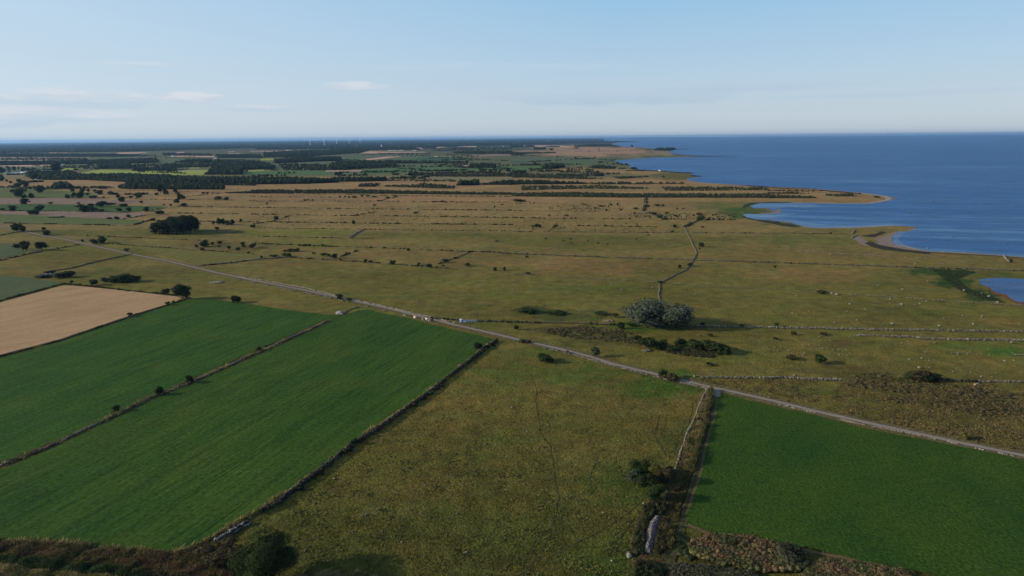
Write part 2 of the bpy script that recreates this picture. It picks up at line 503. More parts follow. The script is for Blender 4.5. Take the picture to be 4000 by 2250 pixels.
# far coast and heaths
bl('D3', 1300, 310, 1300, 70, PINK, .95); bl('D3', 900, 240, 700, 30, PINK, .8); bl('D3', 2200, 320, 350, 40, (.17, .15, .10), .8)
bl('D3', 700, 420, 900, 35, GREY, .9); bl('D3', 1200, 560, 700, 45, TAN, .8); bl('D3', 1900, 600, 400, 35, TAN, .9)
bl('D3', 2350, 660, 300, 60, OLIVE, .8); bl('D3', 300, 520, 350, 40, GREEN, .7)
bl('A2', 1700, 480, 350, 40, OLIVE, .8); bl('A2', 1500, 600, 1200, 30, (.17, .13, .075), .7); bl('A2', 600, 600, 900, 40, (.14, .11, .06), .6)
bl('A1', 1500, 500, 1200, 18, TAN, .9); bl('A1', 600, 590, 900, 25, TAN, .8); bl('A1', 1800, 720, 900, 28, (.24, .155, .095), .9)
bl('A1', 400, 700, 900, 25, (.17, .12, .075), .7); bl('A2', 400, 715, 1000, 22, (.23, .155, .095), .9)
bl('A2', 2100, 760, 500, 30, OLIVE, .5); bl('A2', 2350, 850, 330, 60, (.050, .080, .025), .95); bl('A2', 2200, 800, 500, 60, GREEN, .6)
bl('A1', 400, 1060, 700, 45, LIME, .75); bl('A1', 500, 1150, 500, 50, LIME, .55); bl('A1', 1800, 1080, 1200, 50, OLIVE, .7)
bl('A2', 1000, 1150, 1500, 90, OLIVE, .75); bl('A2', 800, 960, 1200, 60, (.165, .125, .058), .7)
bl('A2', 500, 1360, 900, 60, (.150, .105, .055), .8); bl('A1', 1600, 1300, 900, 70, (.145, .105, .055), .8); bl('A3', 300, 1120, 700, 70, GREEN, .5)
bl('A3', 800, 1330, 900, 60, OCHRE, .5); bl('A3', 700, 1030, 500, 30, (.11, .1, .04), .7); bl('A3', 400, 960, 500, 30, GREEN, .7)
bl('B1', 1300, 200, 1100, 120, OLIVE, .5); bl('B2', 800, 120, 700, 80, (.150, .1, .055), .7); bl('B3', 500, 190, 600, 80, (.155, .105, .055), .75)
bl('B2', 700, 340, 900, 60, (.085, .09, .03), .7); bl('B2', 800, 740, 700, 60, BROWN, .75); bl('B2', 600, 600, 500, 60, (.05, .06, .03), .7)
bl('B2', 200, 540, 200, 40, DGREEN, .8); bl('B2', 450, 570, 130, 25, DGREEN, .8); bl('B2', 1300, 700, 500, 50, GREEN, .8)
bl('B2', 900, 850, 500, 60, (.062, .062, .03), .7); bl('B2', 1700, 970, 800, 80, OLIVE, .6); bl('B2', 300, 1180, 900, 130, GREEN, .6)
bl('B2', 1500, 1330, 700, 100, (.05, .085, .02), .8); bl('B2', 300, 960, 300, 60, GREEN, .6); bl('B2', 1000, 1250, 300, 60, BROWN, .35)
bl('B3', 1700, 160, 400, 45, (.032, .062, .018), .95); bl('B3', 1850, 260, 200, 70, (.030, .055, .018), .95); bl('B3', 2150, 400, 200, 70, (.035, .05, .02), .95)
bl('B3', 2300, 190, 350, 50, (.07, .075, .025), .8); bl('B3', 1500, 560, 900, 60, OLIVE, .6); bl('B3', 2300, 660, 300, 40, (.15, .105, .05), .6)
bl('B3', 750, 880, 300, 45, BROWN, .6); bl('B3', 2000, 900, 500, 50, GREEN, .6); bl('B3', 2400, 960, 300, 50, (.04, .085, .02), .8)
bl('B3', 700, 1150, 700, 70, BROWN, .45); bl('B3', 1000, 1220, 400, 60, BROWN, .7); bl('B3', 1500, 1240, 250, 40, DGREEN, .6)
bl('B3', 1300, 1350, 900, 80, (.078, .062, .032), .75); bl('B3', 2100, 1400, 500, 60, BROWN, .85); bl('B3', 300, 1350, 400, 60, GREEN, .5)
bl('HH', 700, 90, 500, 60, (.08, .064, .03), .7); bl('HH', 1250, 170, 400, 80, BROWN, .8); bl('HH', 900, 260, 500, 50, (.095, .075, .035), .6)
bl('B0', 1500, 200, 900, 110, (.088, .082, .030), .7); bl('B1', 200, 440, 600, 70, (.13, .1, .045), .7); bl('A0', 900, 1230, 900, 120, (.095, .09, .028), .8)
bl('A0', 700, 1340, 900, 80, (.1, .085, .03), .5); bl('B0', 1750, 300, 500, 40, OCHRE, .4)
bl('A0', 1300, 1060, 1300, 60, OLIVE, .85); bl('A0', 1800, 980, 900, 40, (.15, .12, .06), .5); bl('A0', 300, 640, 500, 60, GREEN, .6)
bl('A0', 1500, 690, 800, 40, TAN, .6); bl('A0', 2300, 1180, 500, 60, (.105, .085, .04), .8)
bl('F', 700, 250, 500, 120, (.045, .075, .018), .8); bl('F', 800, 950, 250, 250, DGREEN, .45); bl('C1', 500, 1000, 900, 300, (.06, .062, .02), .5)
bl('C2', 300, 700, 300, 700, (.055, .058, .02), .5); bl('C2', 1200, 500, 500, 250, (.042, .058, .018), .7); bl('C2', 900, 1200, 700, 300, (.045, .06, .018), .6)
bl('C2', 500, 100, 500, 200, (.085, .072, .03), .5); bl('C1', 2000, 500, 600, 250, (.078, .066, .027), .5); bl('C1', 1500, 1000, 700, 300, (.068, .062, .024), .4)
bl('F', 1090, 900, 90, 700, (.10, .075, .038), .5)
bl('C0', 1200, 1300, 1500, 150, (.06, .045, .024), .9); bl('E', 1300, 1080, 700, 160, (.05, .045, .022), .85)
bl('E', 440, 900, 220, 330, (.04, .042, .018), .8); bl('E', 390, 530, 75, 28, (.115, .062, .042), 1.0)

def ground_color(px):
    ys = np.array([r[0] for r in ROWS]); cs = np.array([r[1] for r in ROWS])
    c = np.stack([np.interp(px[:, 1], ys, cs[:, i]) for i in range(3)], 1)
    wob = px[:, 1] + 0
    for x, y, rx, ry, col, a in BL:
        dx, dy = (px[:, 0] - x) / rx, (px[:, 1] - y) / ry
        d = dx * dx + dy * dy
        m = d < 4
        if not m.any(): continue
        nz = fbm(px[m, 0] / max(rx, 20) * 5, px[m, 1] / max(ry, 8) * 3, int(x) % 50, 3)
        f = np.clip((1.25 - d[m] + (nz - .5) * 2.2) / 1.0, 0, 1) * a
        f = f * f * (3 - 2 * f)
        c[m] = c[m] * (1 - f[:, None]) + np.array(col) * f[:, None]
    k = np.clip((px[:, 1:2] - 700) / 400, 0, 1)
    return c * (np.array([1.22, 1.16, .92]) * (1 - k) + np.array([1.24, 1.30, .80]) * k)

nA = 560
az = np.linspace(-R(50), R(50), nA)
rr = [95.0]
while rr[-1] < 110000:
    r_ = rr[-1]
    rr.append(r_ * (1.0045 if r_ < 700 else 1.011 if r_ < 20000 else 1.1))
rr = np.array(rr)
AA, RRR = np.meshgrid(az, rr)
gx, gy = (np.sin(AA) * RRR).ravel(), (np.cos(AA) * RRR).ravel()
gxy = np.column_stack([gx, gy])
gpx = px_of(gxy)
gcol = ground_color(gpx)
gz = ground_h(gx, gy)
_sp = [(2700, 536), (2340, 540.5), (2430, 552), (2450, 560), (2550, 580), (2640, 600), (2400, 601), (2330, 650), (2500, 668), (2700, 680), (2720, 705), (3000, 733), (3400, 770), (3500, 775), (5200, 900), (5200, 480), (2733, 480)]
gz = np.where((gx * gx + gy * gy > 2.6e6) & inside(_sp, gpx), -2.5, gz)
nr = len(rr)
I, Jx = np.meshgrid(np.arange(nr - 1), np.arange(nA - 1), indexing='ij')
a_ = (I * nA + Jx).ravel()
F = np.stack([a_, a_ + 1, a_ + 1 + nA, a_ + nA], 1)
link('ground', mesh_np('ground', np.column_stack([gx, gy, gz]), F, gcol, M_GROUND, smooth=True), kind='structure')

# ------------------------------------------------------------------ sea, pond, beaches
COAST = multi(('D3', [(2700, 95), (2690, 103), (1250, 112), (1330, 148), (1600, 155), (1860, 160), (1500, 172), (1430, 185), (1440, 198), (1600, 234), (1800, 240), (2030, 258),
                      (2060, 262)]),
              ('D3', [(2250, 292), (2350, 264), (2500, 262), (2560, 265), (2400, 272), (2300, 285), (2250, 300), (2290, 330), (2450, 352)]),
              ('A2', [(1850, 280), (2380, 282), (1720, 292), (1480, 297), (1200, 312), (1030, 327), (1060, 345), (1190, 375), (1180, 400), (1290, 420), (1480, 430),
                      (1700, 445), (1830, 450), (1780, 470), (1930, 485), (1830, 495), (1750, 508), (1790, 530), (1950, 555), (2300, 575), (2560, 588)]),
              ('A3', [(400, 605), (900, 650), (1150, 682), (1290, 700), (1180, 738), (1050, 760), (800, 764)]),
              ('K', [(700, 192), (250, 198), (110, 235), (170, 272), (330, 268), (430, 285), (400, 298), (300, 318), (550, 295), (560, 325), (280, 352), (20, 355), (5, 365), (60, 402), (200, 432), (400, 442),
                     (520, 455), (700, 480), (860, 530), (1000, 550), (1150, 555), (1600, 548), (2100, 522), (2350, 527), (2510, 545), (2380, 602), (2240, 602), (2190, 640),
                     (2140, 690), (2160, 770), (2300, 815)]),
              ('A3', [(1400, 1190), (1500, 1222), (1620, 1240), (1900, 1252), (2300, 1277), (2576, 1300)]), ('N', [(4500, 1050), (5200, 1120)]))
coast_r = []
for i in range(len(COAST) - 1):
    a, b = np.array(COAST[i]), np.array(COAST[i + 1])
    m = max(1, int(np.linalg.norm(b - a) / 9))
    for k in range(m):
        p = a + (b - a) * k / m
        if k: p = p + rng.uniform(-1, 1, 2) * (3.0, .9 if p[1] > 620 else .25)
        coast_r.append(tuple(p))
coast_r.append(COAST[-1])
SEA_PX = coast_r
q = G2(SEA_PX)
far = np.array([(108000, 12000), (100000, 40000), (80000, 74000), (60000, 91000), (45000, 99000), (30500, 106000)], float)
first = q[0]
near_right = q[-1]
qq = np.concatenate([q, [[3500, 700]], far])
Vt = [Vector((x, y, 0)) for x, y in qq]
F = np.array(tessellate_polygon([Vt]))
a, b, c = qq[F[:, 0]], qq[F[:, 1]], qq[F[:, 2]]
ar = (b[:, 0] - a[:, 0]) * (c[:, 1] - a[:, 1]) - (b[:, 1] - a[:, 1]) * (c[:, 0] - a[:, 0])
F[ar < 0] = F[ar < 0][:, ::-1]
link('sea', mesh_np('sea', np.column_stack([qq, np.full(len(qq), .06)]), F, None, M_WATER), kind='structure')
POND = nat('B3', [(2115, 235), (2200, 225), (2350, 218), (2576, 232), (2750, 250), (2850, 400), (2760, 485), (2620, 478), (2500, 462), (2440, 430), (2380, 385), (2290, 372), (2210, 312), (2150, 290)])
sheet('pond', POND, .05, M_POND, rag=(6, 2.0))
sheet('lake', nat('D0', [(50, 500), (340, 478), (700, 455), (700, 462), (330, 500), (60, 512)]), .06, make_simple('lake_water', (.16, .22, .30), .1, .01, .4))

M_SHAL = make_water('shallow_water', (.060, .15, .30), (.19, .29, .40), .9)
sheet('shallow_water', nat('K', [(112, 236), (250, 200), (700, 195), (960, 208), (1150, 240), (900, 262), (620, 250), (560, 272), (500, 276), (430, 283), (330, 266), (172, 270)]), .068, M_SHAL, rag=(5, 1.5))
sheet('shallow_water', nat('K', [(22, 357), (280, 354), (560, 330), (800, 350), (600, 380), (420, 400), (700, 430), (900, 470), (1200, 510), (1600, 520), (2100, 505), (2350, 518), (2340, 524), (2100, 519), (1600, 544), (1150, 551), (1000, 546), (860, 526), (700, 477), (520, 452), (400, 439), (200, 429), (62, 400)]), .068, M_SHAL, rag=(5, 1.5))
sheet('shallow_water', multi(('K', [(2250, 606), (2380, 606), (2300, 650), (2240, 700), (2260, 760), (2400, 810), (2600, 850)]), ('A3', [(1700, 1215), (2000, 1228), (2576, 1270), (2576, 1294), (2300, 1274), (1900, 1249), (1620, 1237), (1500, 1218)]), ('K', [(2300, 810), (2168, 768), (2148, 692), (2195, 642)])), .068, M_SHAL, rag=(5, 1.2))
M_SHING = make_attr('shingle', .35, .5)
M_WRACK = make_simple('seaweed_wrack', (.040, .036, .024), .5, .4)
M_MUD = make_simple('stony_mudflat', (.21, .165, .135), .3, .35)
M_REDW = make_simple('red_saltmarsh', (.15, .07, .035), .35, .5)
sheet('mudflat', nat('K', [(1570, 705), (1640, 668), (1700, 690), (1790, 740), (1830, 790), (1780, 812), (1700, 790), (1640, 740)]), .05, M_MUD, rag=(5, 1.2))
sheet('mudflat', nat('K', [(1880, 700), (2000, 690), (2080, 650), (2150, 620), (2240, 600), (2190, 640), (2145, 690), (2165, 770), (2300, 812), (2450, 850), (2576, 875), (2400, 870), (2150, 830), (1980, 800), (1900, 790), (1960, 750)]), .055, M_MUD, rag=(5, 1.2))
sheet('mudflat', nat('K', [(1900, 640), (2000, 600), (2080, 615), (1990, 650), (1900, 690), (1780, 680), (1700, 665)]), .05, M_WRACK, rag=(5, 1.5))
sheet('shore', nat('K', [(250, 345), (420, 330), (520, 280), (560, 300), (545, 330), (400, 352), (300, 355)]), .07, M_MUD, rag=(4, 1.5))
sheet('shore', nat('K', [(1750, 770), (1850, 750), (1980, 800), (2150, 832), (2400, 872), (2700, 900), (2700, 935), (2400, 905), (2050, 870), (1880, 835)]), .065, M_WRACK, rag=(5, 1.5))
sheet('shore', nat('K', [(5, 385), (60, 405), (200, 434), (380, 445), (520, 460), (560, 490), (720, 500), (860, 545), (700, 540), (450, 500), (200, 450), (0, 410)]), .065, M_WRACK, rag=(5, 1.2))
sheet('shore', nat('K', [(110, 195), (400, 180), (720, 182), (700, 190), (250, 197), (110, 234), (60, 260), (0, 270), (20, 220)]), .065, make_simple('dark_salt_meadow', (.03, .045, .02), .4, .2), rag=(5, 1.0))
sheet('shore', multi(('B3', [(2200, 305), (2300, 368), (2390, 383), (2445, 428), (2500, 460), (2620, 476), (2700, 500), (2500, 478), (2420, 440), (2360, 402), (2270, 385)])), .07, M_REDW, rag=(5, 1.5))
SHP = (.30, .255, .21)
ribbon('beach', nat('A3', [(240, 748), (800, 758), (960, 756), (1100, 742), (1180, 725), (1195, 705), (1150, 685), (900, 652), (500, 618), (0, 592)]), 9, .08, M_SHING, step=5, off=-3, jit=1.5, col=SHP)
ribbon('beach', multi(('A2', [(2560, 584), (2300, 572), (1950, 552)])), 6, .08, M_SHING, step=6, jit=1.5, col=(.24, .2, .16))
ribbon('beach', multi(('K', [(860, 535), (1000, 553), (1150, 557), (1600, 551), (2100, 525)])), 4, .08, M_SHING, step=4, jit=1, off=1, col=(.33, .28, .23))
ribbon('beach', multi(('A3', [(1280, 1175), (1400, 1195), (1500, 1225), (1620, 1243), (1900, 1254), (2300, 1280), (2576, 1302), (2700, 1312)])), 3.5, .09, M_SHING, step=3, jit=1, col=(.33, .27, .22))
ribbon('shore', multi(('A3', [(1500, 1240), (1900, 1268), (2300, 1288), (2576, 1308)])), 4, .07, M_WRACK, step=3, jit=1.5)

# ------------------------------------------------------------------ fields
def direction(p, q):
    a, b = G2([p])[0], G2([q])[0]
    return math.atan2(b[1] - a[1], b[0] - a[0])

wall_dir = direction(*nat('B1', [(1640, 1448), (2250, 970)]))
right_dir = direction(*nat('F', [(1160, 1100), (1290, 560)]))
M_F1 = make_crop_mat('young_green_crop', (.023, .062, .010), (.047, .088, .013), wall_dir, 1.0, .3, .28, .6, 21)
M_F2 = make_crop_mat('young_green_crop_left', (.023, .066, .011), (.043, .090, .013), wall_dir, 1.0, .3, .28, .6, 21)
M_F5 = make_crop_mat('leafy_green_crop', (.021, .058, .009), (.050, .088, .012), right_dir, .8, .34, .8, .9, 0, .3)
M_WHEAT = make_crop_mat('ripe_cereal', (.31, .20, .105), (.42, .275, .145), wall_dir - .25, .25, .08, .2, .3)
M_BGREEN = make_crop_mat('blue_green_crop', (.070, .092, .040), (.09, .11, .05), wall_dir, .8, .16, .5)

F1 = multi(('B1', [(1040, 545), (1140, 540), (1300, 580), (1500, 618), (1780, 690), (2000, 742), (2370, 830), (2385, 850), (2240, 960), (2080, 1085), (1850, 1265), (1600, 1448)]),
           ('C1', [(1110, 0), (760, 285), (400, 535), (150, 700), (0, 795)]),
           ('C0', [(2480, 850), (2200, 1010), (1900, 1165), (1780, 1200), (1500, 1192), (1100, 1160), (700, 1125), (400, 1092), (0, 1078)]), ('N', [(-420, 2090), (-420, 1960)]),
           ('C0', [(0, 385), (480, 185), (850, 0)]), ('B0', [(1500, 1448), (1960, 1275), (2576, 1010)]), ('B1', [(740, 662), (760, 640), (900, 592)]))
F2 = multi(('B0', [(1850, 448), (2100, 432), (2400, 468), (2576, 492)]), ('B1', [(300, 542), (700, 590), (880, 590), (760, 635), (720, 635), (0, 950)]),
           ('B0', [(1950, 1230), (1440, 1448)]), ('C0', [(830, -20), (480, 125), (0, 310)]), ('N', [(-420, 1940), (-420, 1530)]), ('B0', [(0, 1030), (600, 865), (1350, 612)]))
F3 = multi(('B0', [(0, 470), (620, 302), (720, 297), (960, 317), (1300, 352), (1780, 407), (1825, 428), (1780, 455), (1340, 588), (600, 838), (0, 995)]), ('N', [(-420, 1500), (-420, 1230)]))
F4 = multi(('B0', [(0, 195), (250, 215), (640, 272), (0, 445)]), ('N', [(-420, 1250), (-420, 1080)]))
F5 = multi(('F', [(1320, 455), (1400, 448), (1700, 530), (2100, 622), (2576, 722)]), ('HH', [(400, 325), (700, 385), (1000, 440), (1200, 480), (1500, 540), (1642, 575)]),
           ('N', [(4520, 1945), (4520, 2450), (3750, 2290)]), ('HH', [(1000, 1449), (800, 1402), (400, 1332), (0, 1228)]),
           ('E', [(1800, 1005), (1600, 955), (1400, 912), (1100, 882), (1000, 862), (850, 805), (750, 762), (712, 690), (760, 560), (800, 440), (870, 250), (915, 0)]),
           ('F', [(1165, 1010), (1260, 700), (1290, 520)]))
sheet('field', F1, .05, M_F1, rag=(22, 1.2)); sheet('field', F2, .05, M_F2, rag=(22, 1.2)); sheet('field', F3, .07, M_WHEAT, rag=(22, 1.2))
sheet('field', F4, .06, M_BGREEN, rag=(22, 1)); sheet('field', F5, .062, M_F5, rag=(12, 2))

def plain_crop(name, c, a=.15):
    c2 = tuple(v * 1.18 for v in c)
    return make_crop_mat(name, c, c2, wall_dir, .25, a, .3, .15)
M_G1 = plain_crop('green_ley', (.092, .112, .034)); M_G2 = plain_crop('bright_green_ley', (.045, .088, .022)); M_PUR = plain_crop('reddish_stubble', (.20, .14, .10))
M_LIME = plain_crop('yellow_green_ley', (.23, .28, .05)); M_OLV = plain_crop('mown_meadow', (.125, .115, .03)); M_SALM = plain_crop('pale_stubble', (.42, .27, .19))
M_PALE = plain_crop('pale_straw_field', (.33, .25, .17)); M_TEAL = plain_crop('dark_teal_crop', (.045, .085, .050)); M_MG = plain_crop('grey_green_meadow', (.085, .11, .055))
M_BEIGE = plain_crop('beige_meadow', (.17, .15, .07)); M_BRN = plain_crop('brown_heath_field', (.15, .115, .075)); M_MG2 = plain_crop('fresh_green_meadow', (.07, .125, .045))
FAR = [
 ('A0', M_G1, [(-700, 870), (0, 868), (600, 885), (1100, 910), (1480, 935), (1300, 972), (900, 972), (400, 962), (0, 950), (-700, 930)]),
 ('A0', M_PUR, [(-700, 835), (0, 835), (700, 835), (1500, 858), (1480, 870), (1250, 915), (900, 905), (500, 885), (0, 866), (-700, 862)]),
 ('A0', M_G2, [(-700, 768), (0, 768), (700, 770), (1690, 790), (1500, 830), (1300, 850), (600, 835), (0, 830), (-700, 825)]),
 ('A0', M_PUR, [(-700, 712), (0, 710), (700, 705), (1500, 735), (1700, 750), (1400, 758), (600, 765), (0, 765), (-700, 764)]),
 ('A0', M_G1, [(-700, 600), (0, 600), (400, 620), (900, 650), (1000, 690), (700, 703), (0, 706), (-700, 706)]),
 ('A0', M_BGREEN, [(-600, 1160), (0, 1165), (80, 1162), (250, 1240), (250, 1262), (0, 1312), (-600, 1420)]),
 ('A0', M_OLV, [(1330, 1200), (1600, 1195), (2000, 1225), (2400, 1250), (2576, 1275), (2576, 1322), (2010, 1383), (1700, 1300)]),
 ('A1', M_OLV, [(0, 1275), (120, 1290), (0, 1322)]),
 ('D0', M_LIME, [(1150, 500), (1400, 452), (1880, 462), (2576, 475), (2576, 530), (1900, 532), (1150, 515)]),
 ('D0', M_LIME, [(700, 450), (900, 432), (1200, 430), (1000, 458), (750, 465)]),
 ('D0', M_MG, [(890, 400), (1380, 372), (1400, 438), (1230, 428), (900, 430)]),
 ('D0', M_PUR, [(-300, 270), (1300, 275), (1280, 302), (-300, 303)]), ('D0', M_MG2, [(1300, 280), (1900, 285), (1700, 297), (1300, 300)]),
 ('D0', M_SALM, [(-300, 404), (400, 384), (650, 378), (800, 383), (700, 400), (500, 406), (-300, 412)]),
 ('D0', M_PALE, [(-300, 318), (700, 310), (700, 318), (0, 326), (-300, 326)]),
 ('D0', M_MG, [(-300, 415), (500, 408), (740, 420), (700, 452), (340, 476), (60, 498), (-300, 520)]),
 ('D0', M_BEIGE, [(-300, 545), (0, 528), (350, 506), (350, 560), (50, 582), (-300, 585)]),
 ('D0', M_SALM, [(1680, 207), (1900, 201), (2150, 200), (2000, 218), (1680, 228)]), ('D0', M_SALM, [(700, 205), (960, 208), (960, 216), (700, 215)]),
 ('D0', M_PALE, [(100, 210), (300, 208), (300, 214), (100, 216)]), ('D0', M_PALE, [(480, 235), (620, 232), (620, 240), (500, 244)]),
 ('D1', M_SALM, [(140, 238), (260, 232), (260, 262), (150, 262)]), ('D1', M_SALM, [(70, 290), (280, 288), (700, 292), (680, 308), (380, 306), (80, 302)]),
 ('D1', M_PALE, [(880, 252), (1060, 250), (1050, 260), (890, 262)]), ('D1', M_SALM, [(1200, 218), (1620, 218), (1600, 228), (1200, 226)]), ('D1', M_PALE, [(880, 228), (980, 224), (980, 234), (880, 236)]),
 ('D1', M_PALE, [(1700, 205), (1800, 204), (1790, 216), (1700, 216)]), ('D1', M_MG, [(1860, 192), (2080, 184), (2080, 198), (1870, 202)]),
 ('D1', M_LIME, [(0, 508), (600, 500), (560, 560), (0, 560)]), ('D1', M_LIME, [(1130, 500), (1500, 484), (1500, 500), (1130, 522)]),
 ('D1', M_LIME, [(1350, 333), (1545, 325), (1530, 350), (1350, 356)]), ('D1', M_MG2, [(1100, 530), (1700, 500), (2200, 505), (2450, 560), (1900, 572), (1100, 572)]),
 ('D1', M_MG, [(1600, 442), (1900, 432), (1850, 460), (1620, 463)]), ('D1', M_MG, [(680, 322), (1330, 332), (1330, 340), (700, 340)]),
 ('D1', M_MG, [(0, 330), (300, 318), (300, 350), (110, 382), (0, 380)]), ('D1', M_LIME, [(330, 460), (470, 456), (470, 472), (340, 473)]), ('D1', M_PALE, [(160, 495), (600, 492), (600, 499), (160, 504)]),
 ('D1', M_MG, [(1980, 378), (2576, 365), (2576, 400), (2000, 415)]),
 ('D2', M_SALM, [(390, 290), (520, 262), (850, 272), (1330, 268), (1350, 278), (850, 285), (700, 292), (550, 292)]), ('D2', M_BEIGE, [(520, 252), (1200, 252), (1200, 262), (850, 270), (520, 262)]),
 ('D2', M_MG, [(80, 340), (400, 318), (740, 300), (1300, 290), (1450, 325), (1050, 330), (740, 334), (370, 384), (150, 378)]),
 ('D2', M_SALM, [(370, 386), (740, 338), (1050, 331), (900, 346), (620, 380), (400, 396)]), ('D2', M_MG, [(640, 382), (900, 348), (1050, 333), (1420, 335), (1080, 380), (900, 384)]),
 ('D2', M_TEAL, [(1080, 382), (1420, 346), (1950, 346), (1950, 385), (1500, 402), (1150, 402)]), ('D2', M_LIME, [(1490, 336), (1980, 331), (1900, 345), (1490, 346)]),
 ('D2', M_SALM, [(1780, 462), (1930, 432), (1990, 440), (1970, 474), (1800, 475)]), ('D2', M_SALM, [(-100, 536), (430, 536), (400, 550), (-100, 552)]),
 ('D2', M_MG, [(920, 440), (1750, 432), (1780, 460), (1400, 482), (930, 500)]),
 ('D2', M_MG2, [(400, 528), (900, 502), (1400, 486), (1800, 478), (1930, 495), (2330, 500), (2576, 462), (2576, 520), (1900, 548), (1300, 556), (700, 590), (420, 590)]),
 ('D2', M_MG, [(-100, 555), (420, 552), (420, 600), (200, 605), (-100, 600)]),
 ('D2', M_SALM, [(1480, 205), (1540, 192), (1650, 200), (1500, 214)]), ('D2', M_SALM, [(1770, 180), (2070, 185), (2060, 200), (1800, 196)]), ('D2', M_PALE, [(1200, 205), (1290, 205), (1290, 235), (1220, 235)]),
 ('D2', M_PUR, [(1950, 315), (2576, 290), (2576, 320), (1950, 350)]), ('D2', M_BEIGE, [(760, 628), (1500, 612), (2576, 640), (2576, 666), (1500, 680), (900, 662)]),
 ('D2', M_PALE, [(1560, 92), (1650, 90), (1650, 96), (1560, 97)]), ('D2', M_PALE, [(1750, 92), (1990, 90), (1980, 97), (1750, 97)]),
 ('D3', M_MG, [(0, 400), (900, 385), (1450, 408), (1430, 435), (700, 450), (0, 440)]), ('D3', M_MG2, [(760, 452), (1250, 450), (1130, 480), (780, 500)]), ('D3', M_MG2, [(-50, 520), (430, 508), (430, 530), (230, 570), (0, 590), (-50, 590)]),
 ('D3', M_TEAL, [(0, 432), (700, 430), (780, 450), (0, 462)]),
 ('D3', M_SALM, [(330, 212), (700, 215), (820, 222), (850, 238), (500, 240), (330, 222)]),
]
for k, (t, m, pts) in enumerate(FAR):
    p = nat(t, pts)
    sheet('field', p, .08 + .012 * (k % 12), m, rag=(7 if p[0][1] > 700 else 5, .5 if p[0][1] > 700 else .25))

# ------------------------------------------------------------------ roads, tracks and paths
ROAD = multi(('A0', [(-500, 890), (0, 988), (150, 1018), (400, 1075), (700, 1130), (1000, 1198), (1300, 1265), (1700, 1340), (2150, 1448)]),
             ('B1', [(0, 250), (500, 345), (900, 432), (1300, 520), (1800, 645), (2200, 738), (2576, 825)]),
             ('B2', [(500, 940), (800, 1015), (1000, 1083), (1400, 1180), (1680, 1250)]), ('F', [(900, 285), (1200, 362), (1400, 400), (2000, 535), (2576, 675)]),
             ('HH', [(300, 258), (700, 345), (1100, 430), (1642, 541)]), ('N', [(4450, 1890)]))
M_GRAV = make_simple('pale_gravel', (.235, .205, .17), .2, 1.2, .95, .05)
M_GRAV2 = make_simple('gravel_wheel_tracks', (.38, .335, .285), .15, 1.5)
M_DIRT = make_simple('bare_soil_rut', (.060, .042, .027), .35, .7)
M_VERGE = make_simple('dry_verge_grass', (.115, .095, .045), .5, .6)
M_PATHD = make_simple('trodden_cattle_path', (.050, .050, .020), .4, .6)
ribbon('road_verge', ROAD, 9, .02, M_VERGE, step=3, jit=1.0)
ribbon('gravel_road', ROAD, 2.6, .10, M_GRAV, step=3, jit=.25)
ribbon('gravel_road', multi(('F', [(1280, 385), (1275, 420), (1268, 480)])), 5.0, .09, M_GRAV, step=1)
TRACK = multi(('F', [(1272, 400), (1262, 600), (1175, 1000)]), ('E', [(862, 60), (760, 380), (690, 600), (645, 830), (580, 1040), (520, 1170), (480, 1288), (440, 1400)]))
M_TRK = make_simple('grassy_track', (.062, .070, .024), .35, .5)
ribbon('track', TRACK, 4.4, .03, M_TRK, step=1.5, jit=.3)
ribbon('track', TRACK, .75, .05, M_DIRT, step=1.2, off=-1.0, jit=.15); ribbon('track', TRACK, .8, .05, M_DIRT, step=1.2, off=1.1, jit=.15)
ribbon('field_margin', multi(('F', [(1295, 470), (1270, 700), (1180, 1010)]), ('E', [(905, 30), (870, 250), (800, 440), (755, 570), (718, 680)])), .8, .07, make_simple('pale_field_margin', (.10, .088, .036), .4, 1.2), step=1.5, jit=.2)
for pts in [('C2', [(290, 0), (380, 120), (400, 200), (430, 400), (430, 480), (470, 640), (450, 800), (430, 880), (400, 950), (370, 1050), (280, 1200), (200, 1320), (50, 1448)]),
            ('C2', [(1340, 660), (1180, 800), (1000, 920), (860, 1010), (700, 1080), (560, 1160), (420, 1230), (300, 1340), (200, 1448)]),
            ('C2', [(1230, 860), (1150, 980), (1110, 1040), (1040, 1100)]), ('C2', [(420, 930), (320, 1020), (200, 1200), (110, 1448)]),
            ('F', [(985, 540), (975, 680), (930, 830), (800, 970), (780, 1130), (690, 1200), (690, 1280), (600, 1360)]), ('F', [(560, 740), (500, 960), (560, 1060), (620, 1150), (650, 1220)]),
            ('B2', [(185, 1170), (215, 1250), (250, 1340), (240, 1448)]), ('N', [(2092, 1562), (2105, 1640), (2112, 1690)]), ('C2', [(1430, 0), (1460, 90), (1520, 180)]),
            ('C2', [(870, 250), (800, 400), (780, 470)]), ('F', [(250, 610), (180, 670), (145, 730)]), ('C2', [(300, 980), (200, 1150), (80, 1400)])]:
    ribbon('cattle_path', nat(*pts), .30, .06, M_PATHD, step=.6, jit=.35, follow=True)
ribbon('track', nat('E', [(735, 770), (850, 820), (1050, 900), (1400, 930), (1700, 990), (1950, 1040), (2300, 1100), (2700, 1190)]), 1.6, .042, make_simple('reddish_track', (.12, .085, .045), .35, .8), step=1, jit=.3)

# ------------------------------------------------------------------ stone walls
STONE_PALE = [(.21, .19, .155), (.16, .145, .12), (.26, .24, .20), (.11, .10, .082)]
STONE_GREY = [(.14, .132, .122), (.10, .095, .088), (.19, .175, .16)]
STONE_DARK = [(.10, .095, .085), (.14, .13, .115), (.08, .075, .06)]
SCRUB = [(.030, .040, .018), (.024, .032, .015), (.045, .050, .022), (.05, .038, .02)]
HEATHER = [(.060, .050, .026), (.045, .045, .02), (.08, .065, .032), (.035, .042, .018)]

